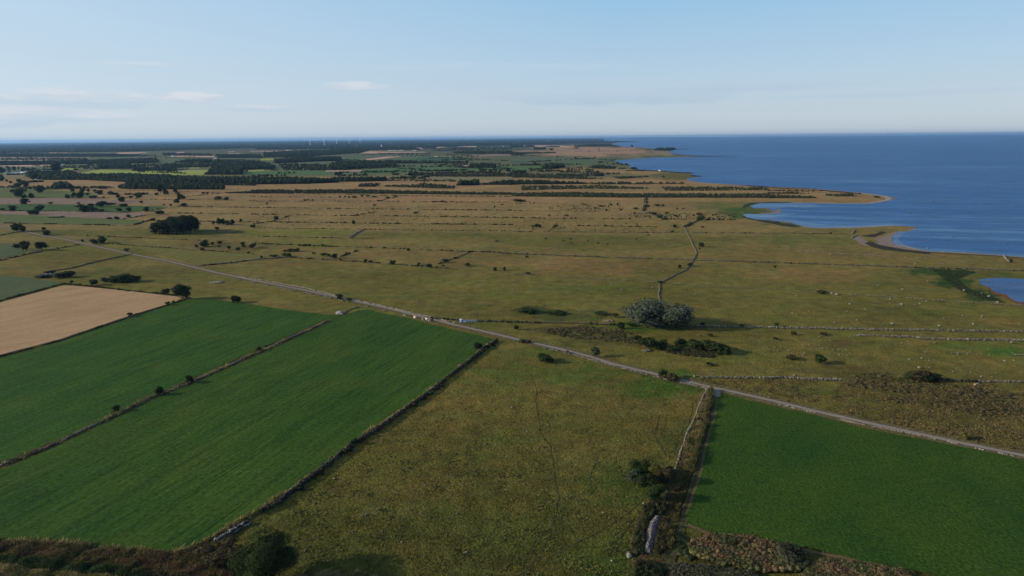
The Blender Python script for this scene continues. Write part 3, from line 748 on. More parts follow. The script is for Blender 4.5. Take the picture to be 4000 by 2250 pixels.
def stone_wall(label, px, size=.55, rows=2, hgt=.9, cols=STONE_PALE, gap=0.0, group=None, scrub=0.0, sc_size=1.4, shape='cube', spread=.5, density=1.0):
    q = smooth_line(G2(px), step=max(size * 1.25 / density, .4), jit=.8)
    d, n = line_frame(q)
    keep = np.ones(len(q), bool)
    if gap: keep = (.6 * vnoise(np.arange(len(q)) * size / 2.6, np.zeros(len(q)), int(abs(q[0, 0])) % 89) + .4 * vnoise(np.arange(len(q)) * size / 14.0, np.zeros(len(q)), 5)) > gap * .95 + .08
    B = Build()
    for lay in range(rows):
        z = hgt * (lay + .4) / rows
        for side in ((-1, 1) if lay < rows - 1 or rows == 1 else (0,)):
            m = keep & (rng.random(len(q)) > .12)
            if not m.any(): continue
            k = m.sum()
            s = size * rng.uniform(.4, .75, (k, 3)) * (1, 1, .8)
            xy = q[m] + n[m] * (side * spread * size + rng.uniform(-.25, .25, k) * size)[:, None] + d[m] * (rng.uniform(-.4, .4, k) * size)[:, None]
            B.add(*blobs(np.column_stack([xy, z + rng.uniform(-.1, .1, k) * size]), s, pick(cols, k, .2), shape, .3))
    root = link('stone_wall', None, label=label, cat='wall', group=group, loc=(q[len(q) // 2][0], q[len(q) // 2][1], 0))
    root.empty_display_size = 1
    me = B.mesh('stones', M_STONE)
    o = link('stones', me, parent=root, kind='stuff')
    o.matrix_parent_inverse = Matrix.Translation(-root.location)
    if scrub:
        k = int(len(q) * scrub * size * 1.25 / sc_size) + 3
        i = rng.integers(0, len(q), k)
        f = vnoise(i * size / 25.0, np.zeros(k), 31)
        ii = i[f > .38]
        k = len(ii)
        if k:
            xy = q[ii] + rng.normal(0, sc_size * .5, (k, 2)) * (1.4, .7)
            s = sc_size * rng.uniform(.35, 1.0, (k, 1)) * np.array([[1.1, 1.0, .7]])
            V = blobs(np.column_stack([xy, s[:, 2] * .5]), s, pick(SCRUB, k, .3), 'ico', .35)
            B2 = Build(); B2.add(*V)
            o2 = link('bushes_on_wall', B2.mesh('bushes_on_wall', M_LEAF), parent=root, kind='stuff')
            o2.matrix_parent_inverse = Matrix.Translation(-root.location)
    return root

W = stone_wall
W('pale stone wall beside the grassy track left of the right green field', multi(('F', [(1172, 380), (1100, 520), (1010, 740), (900, 1010), (830, 1220), (770, 1390)]), ('E', [(610, 215), (590, 280)])), .42, 2, .9, STONE_PALE, spread=.4)
W('short pale wall end below the lone green tree by the track', nat('E', [(525, 440), (500, 520), (475, 585)]), .42, 2, .9, STONE_PALE)
W('low broken stone wall along the near side of the gravel road, left of the track junction', multi(('B2', [(60, 868), (250, 905), (450, 955), (800, 1045), (1200, 1155), (1480, 1228), (1680, 1268), (1960, 1338)])), .55, 2, .8, STONE_PALE, gap=.25)
W('low stone wall along the far side of the gravel road past the cattle', multi(('B1', [(-200, 205), (0, 235), (500, 325), (900, 425), (1200, 487), (1700, 605), (2000, 678)])), .6, 2, .8, [(.30, .27, .2), (.24, .21, .15), (.36, .32, .26)], gap=.2)
W('low stone wall along the near side of the gravel road past the round road bush', multi(('B1', [(-200, 235), (150, 305), (700, 412), (900, 458), (1050, 495), (1300, 550)])), .6, 2, .8, STONE_PALE, gap=.4)
W('crumbled stones along the near side of the gravel road above the right green field', multi(('F', [(1420, 430), (1800, 515), (2100, 590), (2576, 700)]), ('HH', [(400, 305), (700, 358), (1000, 418), (1300, 490), (1642, 562)]), ('N', [(4300, 1870)])), .5, 1, .5, [(.3, .26, .2), (.22, .19, .14), (.36, .32, .27)], gap=.45)
W('pale stone wall running right from the road junction bushes', multi(('B2', [(1740, 1213), (1900, 1215), (2250, 1228), (2576, 1230)]), ('B3', [(200, 1225), (400, 1238), (740, 1248)])), .65, 2, .9, STONE_PALE, gap=.15)
W('pale stone wall at the right edge behind the brown cow', nat('B3', [(2080, 1262), (2576, 1272), (2900, 1280)]), .65, 2, .9, STONE_PALE, gap=.1)
W('overgrown dark wall stretch between thorn bush and brown cow', nat('B3', [(1660, 1245), (1850, 1255), (2080, 1262)]), .6, 2, .8, STONE_DARK, scrub=.8, sc_size=1.3)
W('faint line of sunken stones in the green grass at right, lowest of the three right walls', nat('B3', [(1580, 970), (1900, 978), (2150, 985), (2576, 995), (2900, 1002)]), .55, 1, .5, STONE_PALE, gap=.45)
W('thick pale stone wall starting at a big end boulder on the right meadow', nat('B3', [(905, 802), (1200, 808), (1500, 822), (1530, 835), (1900, 842), (2576, 855), (2900, 862)]), .75, 2, 1.0, STONE_PALE)
W('long pale stone wall running right from the willow shadow', multi(('B2', [(1800, 708), (2000, 712), (2300, 718), (2576, 722)]), ('B3', [(900, 738), (1500, 748), (2576, 765), (2900, 772)])), .75, 2, 1.0, STONE_PALE, gap=.08)
W('dark overgrown wall left of the two silver willows', multi(('B1', [(2150, 655), (2576, 665)]), ('B2', [(500, 675), (1060, 692)])), .6, 2, .8, STONE_DARK, scrub=.8, sc_size=1.2)
W('dark overgrown wall from the gravel road to the blue cattle pen', nat('B1', [(1750, 622), (1900, 635), (2060, 648)]), .6, 2, .8, STONE_DARK, scrub=.7, sc_size=1.1)
W('long stone wall crossing the meadow just beyond the silver willows', multi(('B2', [(0, 185), (400, 205), (1000, 240), (1460, 265), (1650, 283), (2100, 310), (2576, 340)]), ('B3', [(500, 370), (700, 388), (1200, 410), (1800, 450), (2200, 478), (2900, 515)])), .55, 2, .6, [(.17, .15, .11), (.2, .18, .14), (.11, .10, .075)], gap=.3)
W('pale winding wall from the willows toward the coast, near half', multi(('B2', [(1490, 480), (1475, 400), (1490, 270), (1650, 190), (1750, 140), (1790, 90), (1850, 10)])), .55, 2, .65, [(.17, .155, .125), (.12, .11, .09)], spread=.45)
W('pale winding wall toward the coast, far half', multi(('A2', [(1815, 1330), (1860, 1265), (1830, 1190), (1790, 1110), (1745, 1010)])), .6, 2, .6, [(.17, .15, .12), (.12, .11, .085)], spread=.4)
W('dark kinked wall end with bushes where the winding wall stops', nat('A2', [(1738, 998), (1800, 965), (1880, 925), (1915, 895), (1870, 860)]), 1.0, 2, 1.2, STONE_DARK, scrub=.9, sc_size=2.2)
W('short upright wall running down from the far juniper band', nat('A2', [(1345, 705), (1345, 800)]), 1.2, 2, 1.5, STONE_DARK, scrub=.9, sc_size=2.2)
W('curved dark bushy wall below the short upright wall', nat('A2', [(1340, 805), (1320, 840), (1410, 860), (1460, 895), (1550, 920)]), 1.0, 1, 1.0, STONE_DARK, scrub=.8, sc_size=2.2)
W('long thin wall across the meadow above the boulder field, below the lagoon', multi(('A2', [(-100, 1265), (400, 1280), (1000, 1305), (1700, 1325), (2576, 1355)]), ('B3', [(0, 65), (600, 85), (1300, 110), (1640, 120), (2576, 150)])), .9, 2, .9, STONE_DARK, gap=.2, scrub=.35, sc_size=1.3)
W('straight wall between the green meadow and the heath, ending near the lagoon', multi(('A2', [(0, 1045), (1100, 1050), (1700, 1055), (2576, 1060)]), ('A3', [(300, 1063), (800, 1066)])), .8, 2, .9, [(.14, .125, .095), (.17, .15, .115), (.09, .08, .06)], gap=.25, scrub=.15, sc_size=1.5)
W('little crooked wall piece on the grass by the lagoon', nat('A3', [(845, 1065), (875, 1030)]), .9, 2, 1, STONE_PALE)
W('small wall by the mudflat of the lagoon', nat('K', [(1570, 705), (1600, 680), (1650, 660)]), .9, 2, 1, STONE_PALE)
W('short pale wall going down to the sea at the right edge', nat('A3', [(2375, 1290), (2400, 1320), (2440, 1352)]), .9, 2, 1.1, STONE_PALE)
W('pale low wall above the green wet patch at right', nat('A3', [(1550, 1310), (1900, 1338), (2300, 1352), (2440, 1356)]), .6, 1, .5, [(.2, .17, .12), (.15, .13, .10)], gap=.45)
W('faint line of stones on the meadow under the lagoon', nat('A3', [(0, 1225), (450, 1243), (850, 1272), (1300, 1300), (1550, 1310)]), .8, 1, .6, STONE_PALE, gap=.45)
FARLINES = [
 ('bushy wall line at the far side of the brown heath', 'A2', [(660, 985), (1000, 990), (1450, 995)], .9),
 ('bushy wall line across the upper heath', 'A2', [(-50, 905), (900, 915), (1700, 920), (2250, 925)], .7),
 ('short bushy wall line left of the upper heath junipers', 'A2', [(-50, 832), (480, 838)], .6), ('faint wall line under the pinkish heath strip', 'A2', [(-20, 760), (350, 757)], .4),
 ('dark bushy wall along the lower edge of the juniper band', 'A1', [(-50, 658), (800, 668), (1500, 685), (2576, 690)], .9),
 ('thin wall line just below the juniper band at left', 'A1', [(-50, 690), (900, 700)], .4), ('long wall line below the pinkish heath strip', 'A1', [(-50, 738), (1250, 738), (2576, 750)], .5),
 ('bushy wall line, second below the pinkish strip', 'A1', [(-50, 800), (900, 812), (1700, 822), (2576, 830)], .7),
 ('bushy wall line, third below the pinkish strip', 'A1', [(-50, 868), (700, 880), (1500, 888), (1900, 893), (2576, 905)], .8),
 ('thick bushy wall line with a lone tree on it', 'A1', [(200, 948), (1000, 958), (1500, 965), (2576, 975)], 1.0),
 ('thin wall line above the light green meadow', 'A1', [(-50, 1005), (800, 1015), (1600, 1028), (2576, 1035)], .35),
 ('thin wall line below the light green meadow', 'A1', [(0, 1090), (500, 1102), (1180, 1112)], .5),
 ('bushy wall between green meadow and brown pasture', 'A1', [(0, 1160), (700, 1190), (1500, 1215), (2000, 1238), (2576, 1258)], .8),
 ('bushy wall falling right above the near green pasture', 'A1', [(330, 1302), (800, 1330), (1300, 1365), (1600, 1388), (2020, 1425)], .8),
 ('broken slanting wall in the brown pasture', 'A1', [(1820, 1375), (2000, 1310), (2170, 1245)], .5),
 ('slanting bushy wall beside the single round heath tree', 'A1', [(-20, 965), (140, 945), (280, 905), (380, 870)], .9), ('slanting wall in the middle of the ochre heath', 'A1', [(1000, 880), (1220, 845)], .7),
 ('slanting wall under the pinkish strip', 'A1', [(1240, 738), (1330, 712), (1440, 688)], .6), ('hedge-like slanting wall behind three round bushes', 'A1', [(850, 1300), (930, 1260), (1030, 1235)], 1.2),
 ('overgrown wall from the round trees to the gravel road at left', 'A0', [(0, 1335), (300, 1265), (500, 1228), (800, 1175)], .9), ('overgrown wall below the left green field', 'A0', [(0, 958), (400, 965), (900, 975), (1340, 983), (1480, 937), (1550, 925)], 1.3),
 ('thin wall at the far left under the road', 'A0', [(-50, 1090), (200, 1045)], .7), ('bushy wall above the yellowish field', 'A0', [(1100, 1160), (1400, 1190), (1700, 1210), (2300, 1250), (2576, 1275)], .7),
 ('faint wall line below the dark grove', 'A0', [(880, 1085), (1500, 1110), (2000, 1130)], .4), ('slanting bushy wall at the tip of the bright green field', 'A0', [(1520, 835), (1700, 800), (1880, 785)], 1.0),
 ('slanting bushy wall at the tip of the reddish field', 'A0', [(1250, 915), (1550, 865)], .7), ('bushy wall line right of the reddish field', 'A0', [(1800, 858), (2200, 862), (2576, 866)], .8),
 ('bushy wall line beyond the bright green field', 'A0', [(1500, 720), (2000, 722), (2576, 730)], .7), ('bushy wall line right of the bright green field', 'A0', [(1900, 795), (2576, 800)], .8),
 ('bushy wall line behind the dark grove', 'A0', [(2000, 940), (2576, 945)], .6), ('bushy wall along the lower edge of the reddish field', 'A0', [(0, 832), (600, 838), (1300, 852)], .5),
 ('bushy wall along the far edge of the light green field', 'A0', [(600, 705), (1200, 700), (1500, 722)], .4), ('bushy wall below the long pine wood', 'A0', [(1300, 625), (1900, 640), (2250, 655), (1900, 690), (1800, 715)], .6),
]
for lab, t, pts, sc in FARLINES:
    far_ = pts[0][1] < 1000
    W(lab, nat(t, pts), 1.0 if far_ else .8, 1, .8, [(.10, .088, .062), (.13, .11, .078), (.08, .07, .05)], gap=.4, scrub=sc * .85, sc_size=1.9 if far_ else 1.4, shape='oct' if far_ else 'cube')
W('dark mossy stone wall from the round trees down to the left green crop edge', nat('A0', [(480, 1448), (700, 1415), (1000, 1340), (1330, 1270)]), .7, 2, 1.0, STONE_DARK)
W('grey wall below the yellowish field by the road', multi(('A0', [(2010, 1387), (2300, 1362), (2576, 1325)]), ('A1', [(150, 1315), (330, 1300)])), .8, 2, 1.1, STONE_GREY, scrub=.4)
W('short slanting grey wall in the light green meadow', nat('A1', [(945, 1105), (1010, 1060), (1080, 1025)]), 1.1, 2, 1.3, [(.2, .17, .14), (.15, .13, .11)])
W('grassy wall between the cereal field and the green crop', nat('B0', [(-300, 1085), (0, 1012), (600, 850), (1340, 600), (1850, 440)]), .5, 1, .6, STONE_DARK, gap=.3)
W('grassy wall dividing the two left green fields', multi(('C0', [(-300, 450), (0, 345), (480, 155), (820, 0)]), ('B0', [(1500, 1435), (1960, 1258), (2576, 985)]), ('B1', [(735, 650)])), .55, 2, .8, STONE_GREY, gap=.25)
W('small wall running from the stone heap to the road', nat('B1', [(850, 585), (930, 548), (1030, 512)]), .5, 2, .8, STONE_PALE)
W('dark shaded stone wall between the big green field and the brown pasture', multi(('B1', [(2430, 850), (2250, 975), (2080, 1112), (1800, 1332), (1640, 1452)]), ('C1', [(1190, 0), (980, 125), (780, 295), (400, 585), (180, 745), (60, 800)])), .6, 3, 1.7, [(.05, .048, .043), (.07, .066, .06), (.035, .033, .03)], scrub=1.3, sc_size=1.3)  # stones coloured extra dark, the wall's shade is put into their colour
W('tumbled blue-grey stones at the lower end of the dark field wall', nat('G', [(880, 455), (800, 490), (720, 540), (620, 610), (540, 660), (480, 695)]), .75, 2, 1.0, [(.13, .13, .14), (.08, .08, .09), (.2, .19, .18), (.05, .05, .055)], spread=1.4, density=1.6)
W('few grey stones left of the leafless dark bush', nat('G', [(290, 790), (240, 840)]), .8, 2, .8, STONE_GREY, spread=1.2)

# ------------------------------------------------------------------ trees and bushes
GREENS = {'dark': [(.036, .052, .017), (.044, .062, .020), (.030, .042, .015)], 'green': [(.045, .070, .020), (.055, .082, .024), (.036, .055, .017)],
          'willow': [(.080, .098, .068), (.070, .086, .058), (.092, .110, .078)], 'brown': [(.060, .050, .026), (.075, .060, .03), (.05, .045, .022)],
          'yellow': [(.115, .115, .03), (.09, .095, .028), (.14, .13, .035)], 'pine': [(.026, .036, .016), (.03, .042, .02), (.02, .03, .014)], 'grey': [(.062, .072, .046), (.075, .085, .055), (.05, .058, .036)]}

def crown_mesh(kind, form, nleaf, seed):
    """unit crown: width 1, height 1; lumps of leaf-sized faces around an uneven inner mass"""
    global rng
    keep = rng; rng = np.random.default_rng(seed)
    base = {'tree': .03, 'bush': -.02, 'willow': .0, 'tall': .03}[form]
    nl = {'tree': 16, 'bush': 15, 'willow': 30, 'tall': 12}[form]
    cz = (1 + base) / 2; hz = (1 - base) / 2
    u = rng.normal(0, 1, (nl, 3)); u /= (np.abs(u) ** 3.2).sum(1)[:, None] ** (1 / 3.2)
    rad = rng.uniform(.42, .68, nl)
    lc = u * rad[:, None] * np.array([.5, .5, hz]) + np.array([0, 0, cz])
    if form == 'tall':
        lc[:, :2] *= (1.25 - lc[:, 2:3])
    lr = rng.uniform(.17, .27, nl) * (1.12 if form == 'willow' else 1)
    B = Build()
    cols = GREENS[kind]
    # inner mass
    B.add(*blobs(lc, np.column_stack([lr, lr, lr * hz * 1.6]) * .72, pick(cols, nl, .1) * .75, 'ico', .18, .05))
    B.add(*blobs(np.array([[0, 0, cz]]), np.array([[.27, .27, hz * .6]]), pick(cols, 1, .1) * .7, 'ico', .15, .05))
    k = nleaf
    wgt = lr ** 2 / (lr ** 2).sum()
    ci = rng.choice(nl, k, p=wgt)
    v = rng.normal(0, 1, (k, 3)); v /= np.linalg.norm(v, axis=1)[:, None]
    v[:, 2] = np.where((v[:, 2] < 0) & (rng.random(k) < .6), -v[:, 2], v[:, 2])
    r = lr[ci] * rng.uniform(.85, 1.18, k)
    pos = lc[ci] + v * np.column_stack([r, r, r * hz * 1.7])
    nrm = v + rng.normal(0, .45, (k, 3)); nrm /= np.linalg.norm(nrm, axis=1)[:, None]
    t1 = np.cross(nrm, rng.normal(0, 1, (k, 3))); t1 /= np.linalg.norm(t1, axis=1)[:, None] + 1e-9
    t2 = np.cross(nrm, t1)
    s = rng.uniform(.7, 1.4, (k, 1)) * min(.17, 1.75 / math.sqrt(nleaf))
    ii = np.arange(k) * 3
    V = np.stack([pos + t1 * s, pos - t1 * s * .5 + t2 * s * .9, pos - t1 * s * .5 - t2 * s * .9], 1).reshape(-1, 3)
    Fc = np.stack([ii, ii + 1, ii + 2], 1)
    lump = pick(cols, nl, .22)
    C = np.repeat(lump[ci] * (1 + rng.uniform(-.25, .25, (k, 1))), 3, axis=0)
    B.add(V, Fc, C)
    V = np.concatenate(B.V)
    mx = np.percentile(np.abs(V[:, :2]), 97.5); top = np.percentile(V[:, 2], 99)
    V[:, :2] *= .5 / mx; V[:, 2] *= 1.0 / top
    V[:, 2] = np.maximum(V[:, 2], 0.0)
    B.V = [V]; B.F = [np.concatenate(B.F)]; B.C = [np.concatenate(B.C)]
    rng = keep
    return B

def trunk_build(form, seed):
    r = np.random.default_rng(seed)
    B = Build(); col = (.07, .055, .04)
    if form == 'bush':
        for i in range(4):
            a = r.uniform(0, 6.28)
            B.tube([(0, 0, 0), (.08 * math.cos(a), .08 * math.sin(a), .2), (.22 * math.cos(a), .22 * math.sin(a), .5)], [.014, .01, .004], col, 5)
        return B
    B.tube([(0, 0, -.01), (.01, 0, .2), (.0, .01, .45), (0, 0, .7)], [.035, .028, .02, .008], col, 6)
    for i in range(5):
        a = r.uniform(0, 6.28); z = r.uniform(.15, .4)
        B.tube([(0, 0, z), (.12 * math.cos(a), .12 * math.sin(a), z + .15), (.27 * math.cos(a), .27 * math.sin(a), z + .28)], [.016, .011, .004], col, 5)
    return B

MESHES = {}
LV = [90, 320, 1000, 3600, 11000]
def crown_cached(kind, form, level, var):
    key = (kind, form, level, var)
    if key not in MESHES:
        MESHES[key] = crown_mesh(kind, form, LV[level], hash(key[0] + key[1]) % 1 + sum(map(ord, kind + form)) * 31 + level * 7 + var).mesh('crown', M_LEAF)
    return MESHES[key]
def trunk_cached(form, var):
    key = ('trunk', form, var)
    if key not in MESHES:
        MESHES[key] = trunk_build(form, var + 5).mesh('trunk', M_LEAF)
    return MESHES[key]
def whole_cached(kind, form, level, var):
    key = ('whole', kind, form, level, var)
    if key not in MESHES:
        B = crown_mesh(kind, form, LV[level], sum(map(ord, kind + form)) * 17 + level * 7 + var)
        T = trunk_build(form, var)
        B.add(np.concatenate(T.V), np.concatenate(T.F), np.concatenate(T.C))
        MESHES[key] = B.mesh('tree_mesh', M_LEAF)
    return MESHES[key]

SIZE = {}
def plant(t, x, y, wpx, hpx, kind, form, label, cat='tree', group=None, name=None, parts=None, hmet=None):
    ox, oy, s = TILES[t]
    p = G2([(ox + x / s, oy + y / s)])[0]
    D = dist(p)
    wm = wpx / s * D / FPX
    dep = math.asin(H / D)
    hm = hpx / s * D / FPX / math.cos(dep)
    if dep > .42: hm = max(.55 * hm, hm - .3 * wm * math.tan(dep))
    if hmet: hm = hmet
    hn = hpx / s
    level = 0 if hn < 14 else 1 if hn < 26 else 2 if hn < 50 else 3 if hn < 110 else 4
    var = random.randrange(4)
    name = name or {'tree': 'tree', 'bush': 'bush', 'willow': 'willow_tree', 'tall': 'tree'}[form]
    if parts is None: parts = hn > 22
    rz = random.uniform(0, 6.28)
    if parts:
        root = link(name, None, label=label, cat=cat, group=group, loc=(p[0], p[1], 0))
        root.scale = (wm, wm, hm); root.rotation_euler.z = rz
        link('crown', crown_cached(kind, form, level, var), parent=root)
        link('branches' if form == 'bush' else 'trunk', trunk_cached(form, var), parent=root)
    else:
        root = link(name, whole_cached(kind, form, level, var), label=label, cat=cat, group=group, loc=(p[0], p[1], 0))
        root.scale = (wm, wm, hm); root.rotation_euler.z = rz
    return root

def fit(*alts):
    for a in alts:
        if len(a.split()) <= 16: return a
    return ' '.join(alts[-1].split()[:16])
ORD = ['leftmost', 'second from left', 'third from left', 'fourth from left', 'fifth from left', 'sixth from left', 'seventh from left', 'eighth from left',
       'ninth from left', 'tenth from left', 'eleventh from left', 'twelfth from left', 'thirteenth from left', 'fourteenth from left', 'fifteenth from left']
def series(t, phrase, group, items, kind='dark', form='bush', cat='bush'):
    """a row of look-alikes read off from left to right"""
    items = sorted(items)
    hs = [i[3] for i in items]; med = sorted(hs)[len(hs) // 2]
    for k, it in enumerate(items):
        x, y, w_, h_ = it[:4]
        kd = it[4] if len(it) > 4 else kind; fm = it[5] if len(it) > 5 else form
        ad = 'large' if h_ > med * 1.35 else 'small' if h_ < med * .75 else 'wide' if w_ > 1.9 * h_ else 'round'
        adc = {'dark': 'dark', 'green': 'green', 'willow': 'silver', 'brown': 'brownish', 'yellow': 'yellow-green', 'pine': 'dark', 'grey': 'grey-green'}[kd]
        o = ORD[k] if k < 15 else 'last'
        if k == len(items) - 1 and k > 0: o = 'rightmost'
        c = 'tree' if fm in ('tree', 'tall') else cat
        lab = '%s %s %s %s, %s' % (ad, adc, c, phrase, o)
        lab = fit(lab, '%s %s %s, %s' % (adc, c, phrase, o), '%s %s, %s' % (c, phrase, o))
        plant(t, x, y, w_, h_, kd, fm, lab, c, group)

P_ = plant
P_('B2', 1348, 694, 430, 226, 'willow', 'willow', 'larger left-hand one of the two touching silver willows in the meadow', 'willow', 'silver willows')
P_('B2', 1648, 712, 345, 222, 'willow', 'willow', 'right-hand one of the two touching silver willows, casting a long shadow', 'willow', 'silver willows')
P_('G', 1075, 1172, 655, 470, 'dark', 'bush', 'big rounded dark shrub tree at the bottom edge with a long shadow', 'tree', name='tree', parts=True, hmet=11.5)
P_('G', 560, 940, 440, 320, 'brown', 'bush', 'twiggy dark brown bush beside the tumbled stones at the bottom left', 'bush', parts=True, hmet=5.0)
P_('E', 250, 265, 190, 150, 'dark', 'bush', 'dark grey-green bush at the back left of the thicket by the stone wall', 'bush', 'thicket by the track')
P_('E', 400, 290, 150, 130, 'yellow', 'bush', 'yellow-green bush in the middle of the thicket by the stone wall', 'bush', 'thicket by the track')
P_('E', 200, 340, 150, 120, 'grey', 'bush', 'grey bush at the left edge of the thicket by the stone wall', 'bush', 'thicket by the track')
P_('E', 500, 345, 170, 150, 'brown', 'bush', 'russet brown bush at the right of the thicket by the stone wall', 'bush', 'thicket by the track')
P_('E', 330, 410, 190, 150, 'dark', 'bush', 'dark bush in front of the yellow-green one in the thicket', 'bush', 'thicket by the track')
P_('E', 410, 530, 170, 165, 'green', 'tree', 'small green tree on bare reddish soil in front of the thicket', 'tree')
P_('E', 560, 260, 90, 70, 'dark', 'bush', 'dark bush where the pale stone wall meets the thicket', 'bush')
P_('B0', 1838, 430, 142, 128, 'dark', 'tree', 'large round dark tree at the right corner of the cereal field', 'tree')
P_('B0', 1668, 388, 76, 52, 'dark', 'tree', 'small dark tree on the cereal field edge, left of the large round tree', 'tree')
P_('B0', 2370, 468, 92, 60, 'dark', 'bush', 'round dark bush on the far edge of the left green field', 'bush')
P_('B0', 1688, 494, 44, 32, 'dark', 'bush', 'small bush on the grassy wall near the cereal field corner', 'bush')
P_('B0', 1745, 472, 28, 22, 'brown', 'bush', 'tiny bush on the grassy wall nearest the cereal field corner', 'bush')
P_('B0', 1310, 610, 44, 36, 'dark', 'bush', 'single dark bush halfway along the grassy wall of the cereal field', 'bush')
P_('B0', 1905, 1275, 66, 64, 'dark', 'bush', 'bush on the dividing wall of the green fields, upper one of the left pair', 'bush')
P_('B0', 1608, 1395, 66, 66, 'dark', 'bush', 'bush on the dividing wall of the green fields, lower one of the left pair', 'bush')
P_('N', 455, 1608, 24, 22, 'green', 'bush', 'lowest small bush on the dividing wall of the green fields', 'bush')
P_('B1', 30, 952, 50, 38, 'dark', 'bush', 'dark low bush midway up the dividing wall of the green fields', 'bush')
P_('B1', 102, 918, 26, 22, 'dark', 'bush', 'tiny bush right of the dark low one on the dividing wall', 'bush')
P_('B0', 945, 292, 62, 48, 'dark', 'bush', 'round bush at the far edge of the cereal field beside the hedge', 'bush')
P_('B0', 722, 278, 30, 28, 'dark', 'bush', 'small bush at the top corner between the blue-green crop and the cereal field', 'bush')
series('B0', 'in the low dark clump beyond the cereal field', 'clump beyond the cereal field', [(1060, 262, 70, 40, 'grey'), (1165, 262, 110, 55), (1240, 262, 120, 70), (1320, 258, 110, 55), (1385, 248, 70, 40)])
series('B0', 'in the clump on the stone heap above the blue-green crop', 'clump on the left stone heap', [(590, 218, 90, 35), (650, 215, 110, 48), (710, 208, 80, 45), (440, 215, 120, 22, 'grey'), (500, 185, 80, 30)])
P_('B1', 840, 432, 78, 46, 'dark', 'bush', 'round dark bush beside the gravel road near the middle of its length', 'bush')
P_('B1', 942, 447, 52, 24, 'dark', 'bush', 'flat dark bush on the gravel road verge right of the round one', 'bush')
series('A0', 'at the far left end of the gravel road', 'trees at the left end of the road', [(170, 1040, 82, 62, 'dark', 'tree'), (230, 1046, 52, 50, 'dark', 'tree'), (445, 1028, 32, 26), (470, 1078, 74, 40)])
series('A0', 'by the dark field edge at the far left under the road', 'trees by the left crop', [(168, 1205, 55, 32, 'dark'), (265, 1232, 84, 76, 'dark', 'tree'), (420, 1232, 82, 72, 'dark', 'tree')])
series('A0', 'beside the gravel road above the yellowish field', 'bushes by the road left', [(945, 1166, 75, 40), (1028, 1156, 70, 54, 'dark'), (1275, 1242, 52, 26), (830, 1144, 24, 20)])
series('A0', 'in the dark grove on the meadow', 'dark grove', [(1600, 1062, 130, 100, 'pine', 'tree'), (1690, 1066, 150, 120, 'pine', 'tree'), (1780, 1068, 150, 135, 'pine', 'tree'), (1850, 1062, 150, 160, 'pine', 'tree'),
        (1920, 1050, 140, 150, 'pine', 'tree'), (1965, 1030, 80, 110, 'pine', 'tree'), (1740, 1040, 150, 130, 'pine', 'tree'), (1640, 1040, 110, 90, 'pine', 'tree')], 'pine', 'tree', 'tree')
series('A0', 'in the thin stand right of the dark grove', 'thin stand right of the grove', [(2150, 975, 30, 34), (2205, 975, 40, 62, 'dark', 'tall'), (2250, 972, 44, 56, 'dark', 'tall'), (2290, 978, 44, 44), (2340, 976, 44, 50, 'dark', 'tall'), (2425, 950, 26, 36, 'dark', 'tall'), (2185, 1030, 40, 32), (2540, 1000, 60, 28)])
series('A0', 'dotted on the reddish field below the bright green field', 'trees on the reddish field', [(320, 872, 62, 38), (360, 872, 52, 38), (1295, 900, 32, 28), (1180, 920, 48, 26), (1100, 916, 48, 16), (1540, 936, 44, 26), (1605, 950, 38, 24)])
series('A0', 'along the lower edge of the bright green field', 'trees along the bright green field', [(130, 834, 68, 44), (400, 836, 68, 48), (850, 842, 122, 66), (940, 842, 60, 32), (1020, 844, 52, 24), (1200, 836, 52, 27), (1300, 842, 42, 37), (1475, 842, 56, 42), (1605, 868, 82, 32), (25, 832, 40, 22)], form='bush', cat='tree')
series('A0', 'along the upper edge of the bright green field', 'trees beyond the bright green field', [(250, 768, 62, 48), (510, 768, 40, 20), (915, 797, 52, 32), (1020, 792, 82, 46), (1240, 792, 70, 26), (1425, 762, 26, 28), (1650, 782, 22, 16), (1720, 792, 24, 26), (1850, 793, 62, 32), (790, 768, 26, 18), (1100, 772, 90, 16)], cat='tree')
series('A0', 'along the lower edge of the light green field at far left', 'trees on the light green field', [(195, 702, 78, 72), (240, 706, 40, 30), (322, 704, 42, 42), (680, 708, 42, 34), (745, 698, 42, 40), (805, 708, 72, 60), (880, 682, 30, 26), (920, 708, 32, 22), (955, 708, 32, 24), (1042, 705, 24, 14), (1190, 702, 34, 26), (1225, 742, 62, 44)], 'dark', 'bush', 'tree')
series('A0', 'on the tan heath under the long pine wood, left part', 'heath trees left part', [(130, 648, 44, 26), (395, 655, 70, 60), (250, 640, 34, 20), (730, 642, 38, 28), (835, 652, 42, 42), (890, 648, 32, 30), (955, 648, 32, 26), (1005, 670, 62, 38), (1115, 670, 52, 30), (1155, 672, 60, 18)], 'dark', 'bush', 'tree')
series('A0', 'on the tan heath under the long pine wood, right part', 'heath trees right part', [(1320, 706, 44, 20), (1395, 704, 64, 38), (1430, 672, 52, 20), (1575, 677, 32, 24), (1615, 652, 62, 72, 'pine', 'tall'), (1670, 670, 46, 52), (1762, 656, 32, 48, 'pine', 'tall'), (1790, 672, 42, 24), (1780, 754, 52, 40), (1825, 718, 64, 48), (2045, 667, 32, 20), (2085, 664, 28, 16), (2200, 724, 64, 36), (2280, 724, 54, 26), (1480, 668, 28, 16)], 'dark', 'bush', 'tree')
series('A0', 'scattered on the brown pasture above the yellowish field', 'bushes above the yellowish field', [(1980, 1202, 34, 28), (2060, 1192, 84, 58), (2140, 1182, 34, 32), (2210, 1167, 44, 30, 'brown'), (2035, 1232, 38, 22, 'brown'), (2305, 1222, 38, 34), (2395, 1232, 38, 30), (2440, 1177, 38, 28), (2450, 1202, 42, 26), (2545, 1207, 64, 42), (2205, 1202, 24, 20), (2500, 1264, 28, 18)])
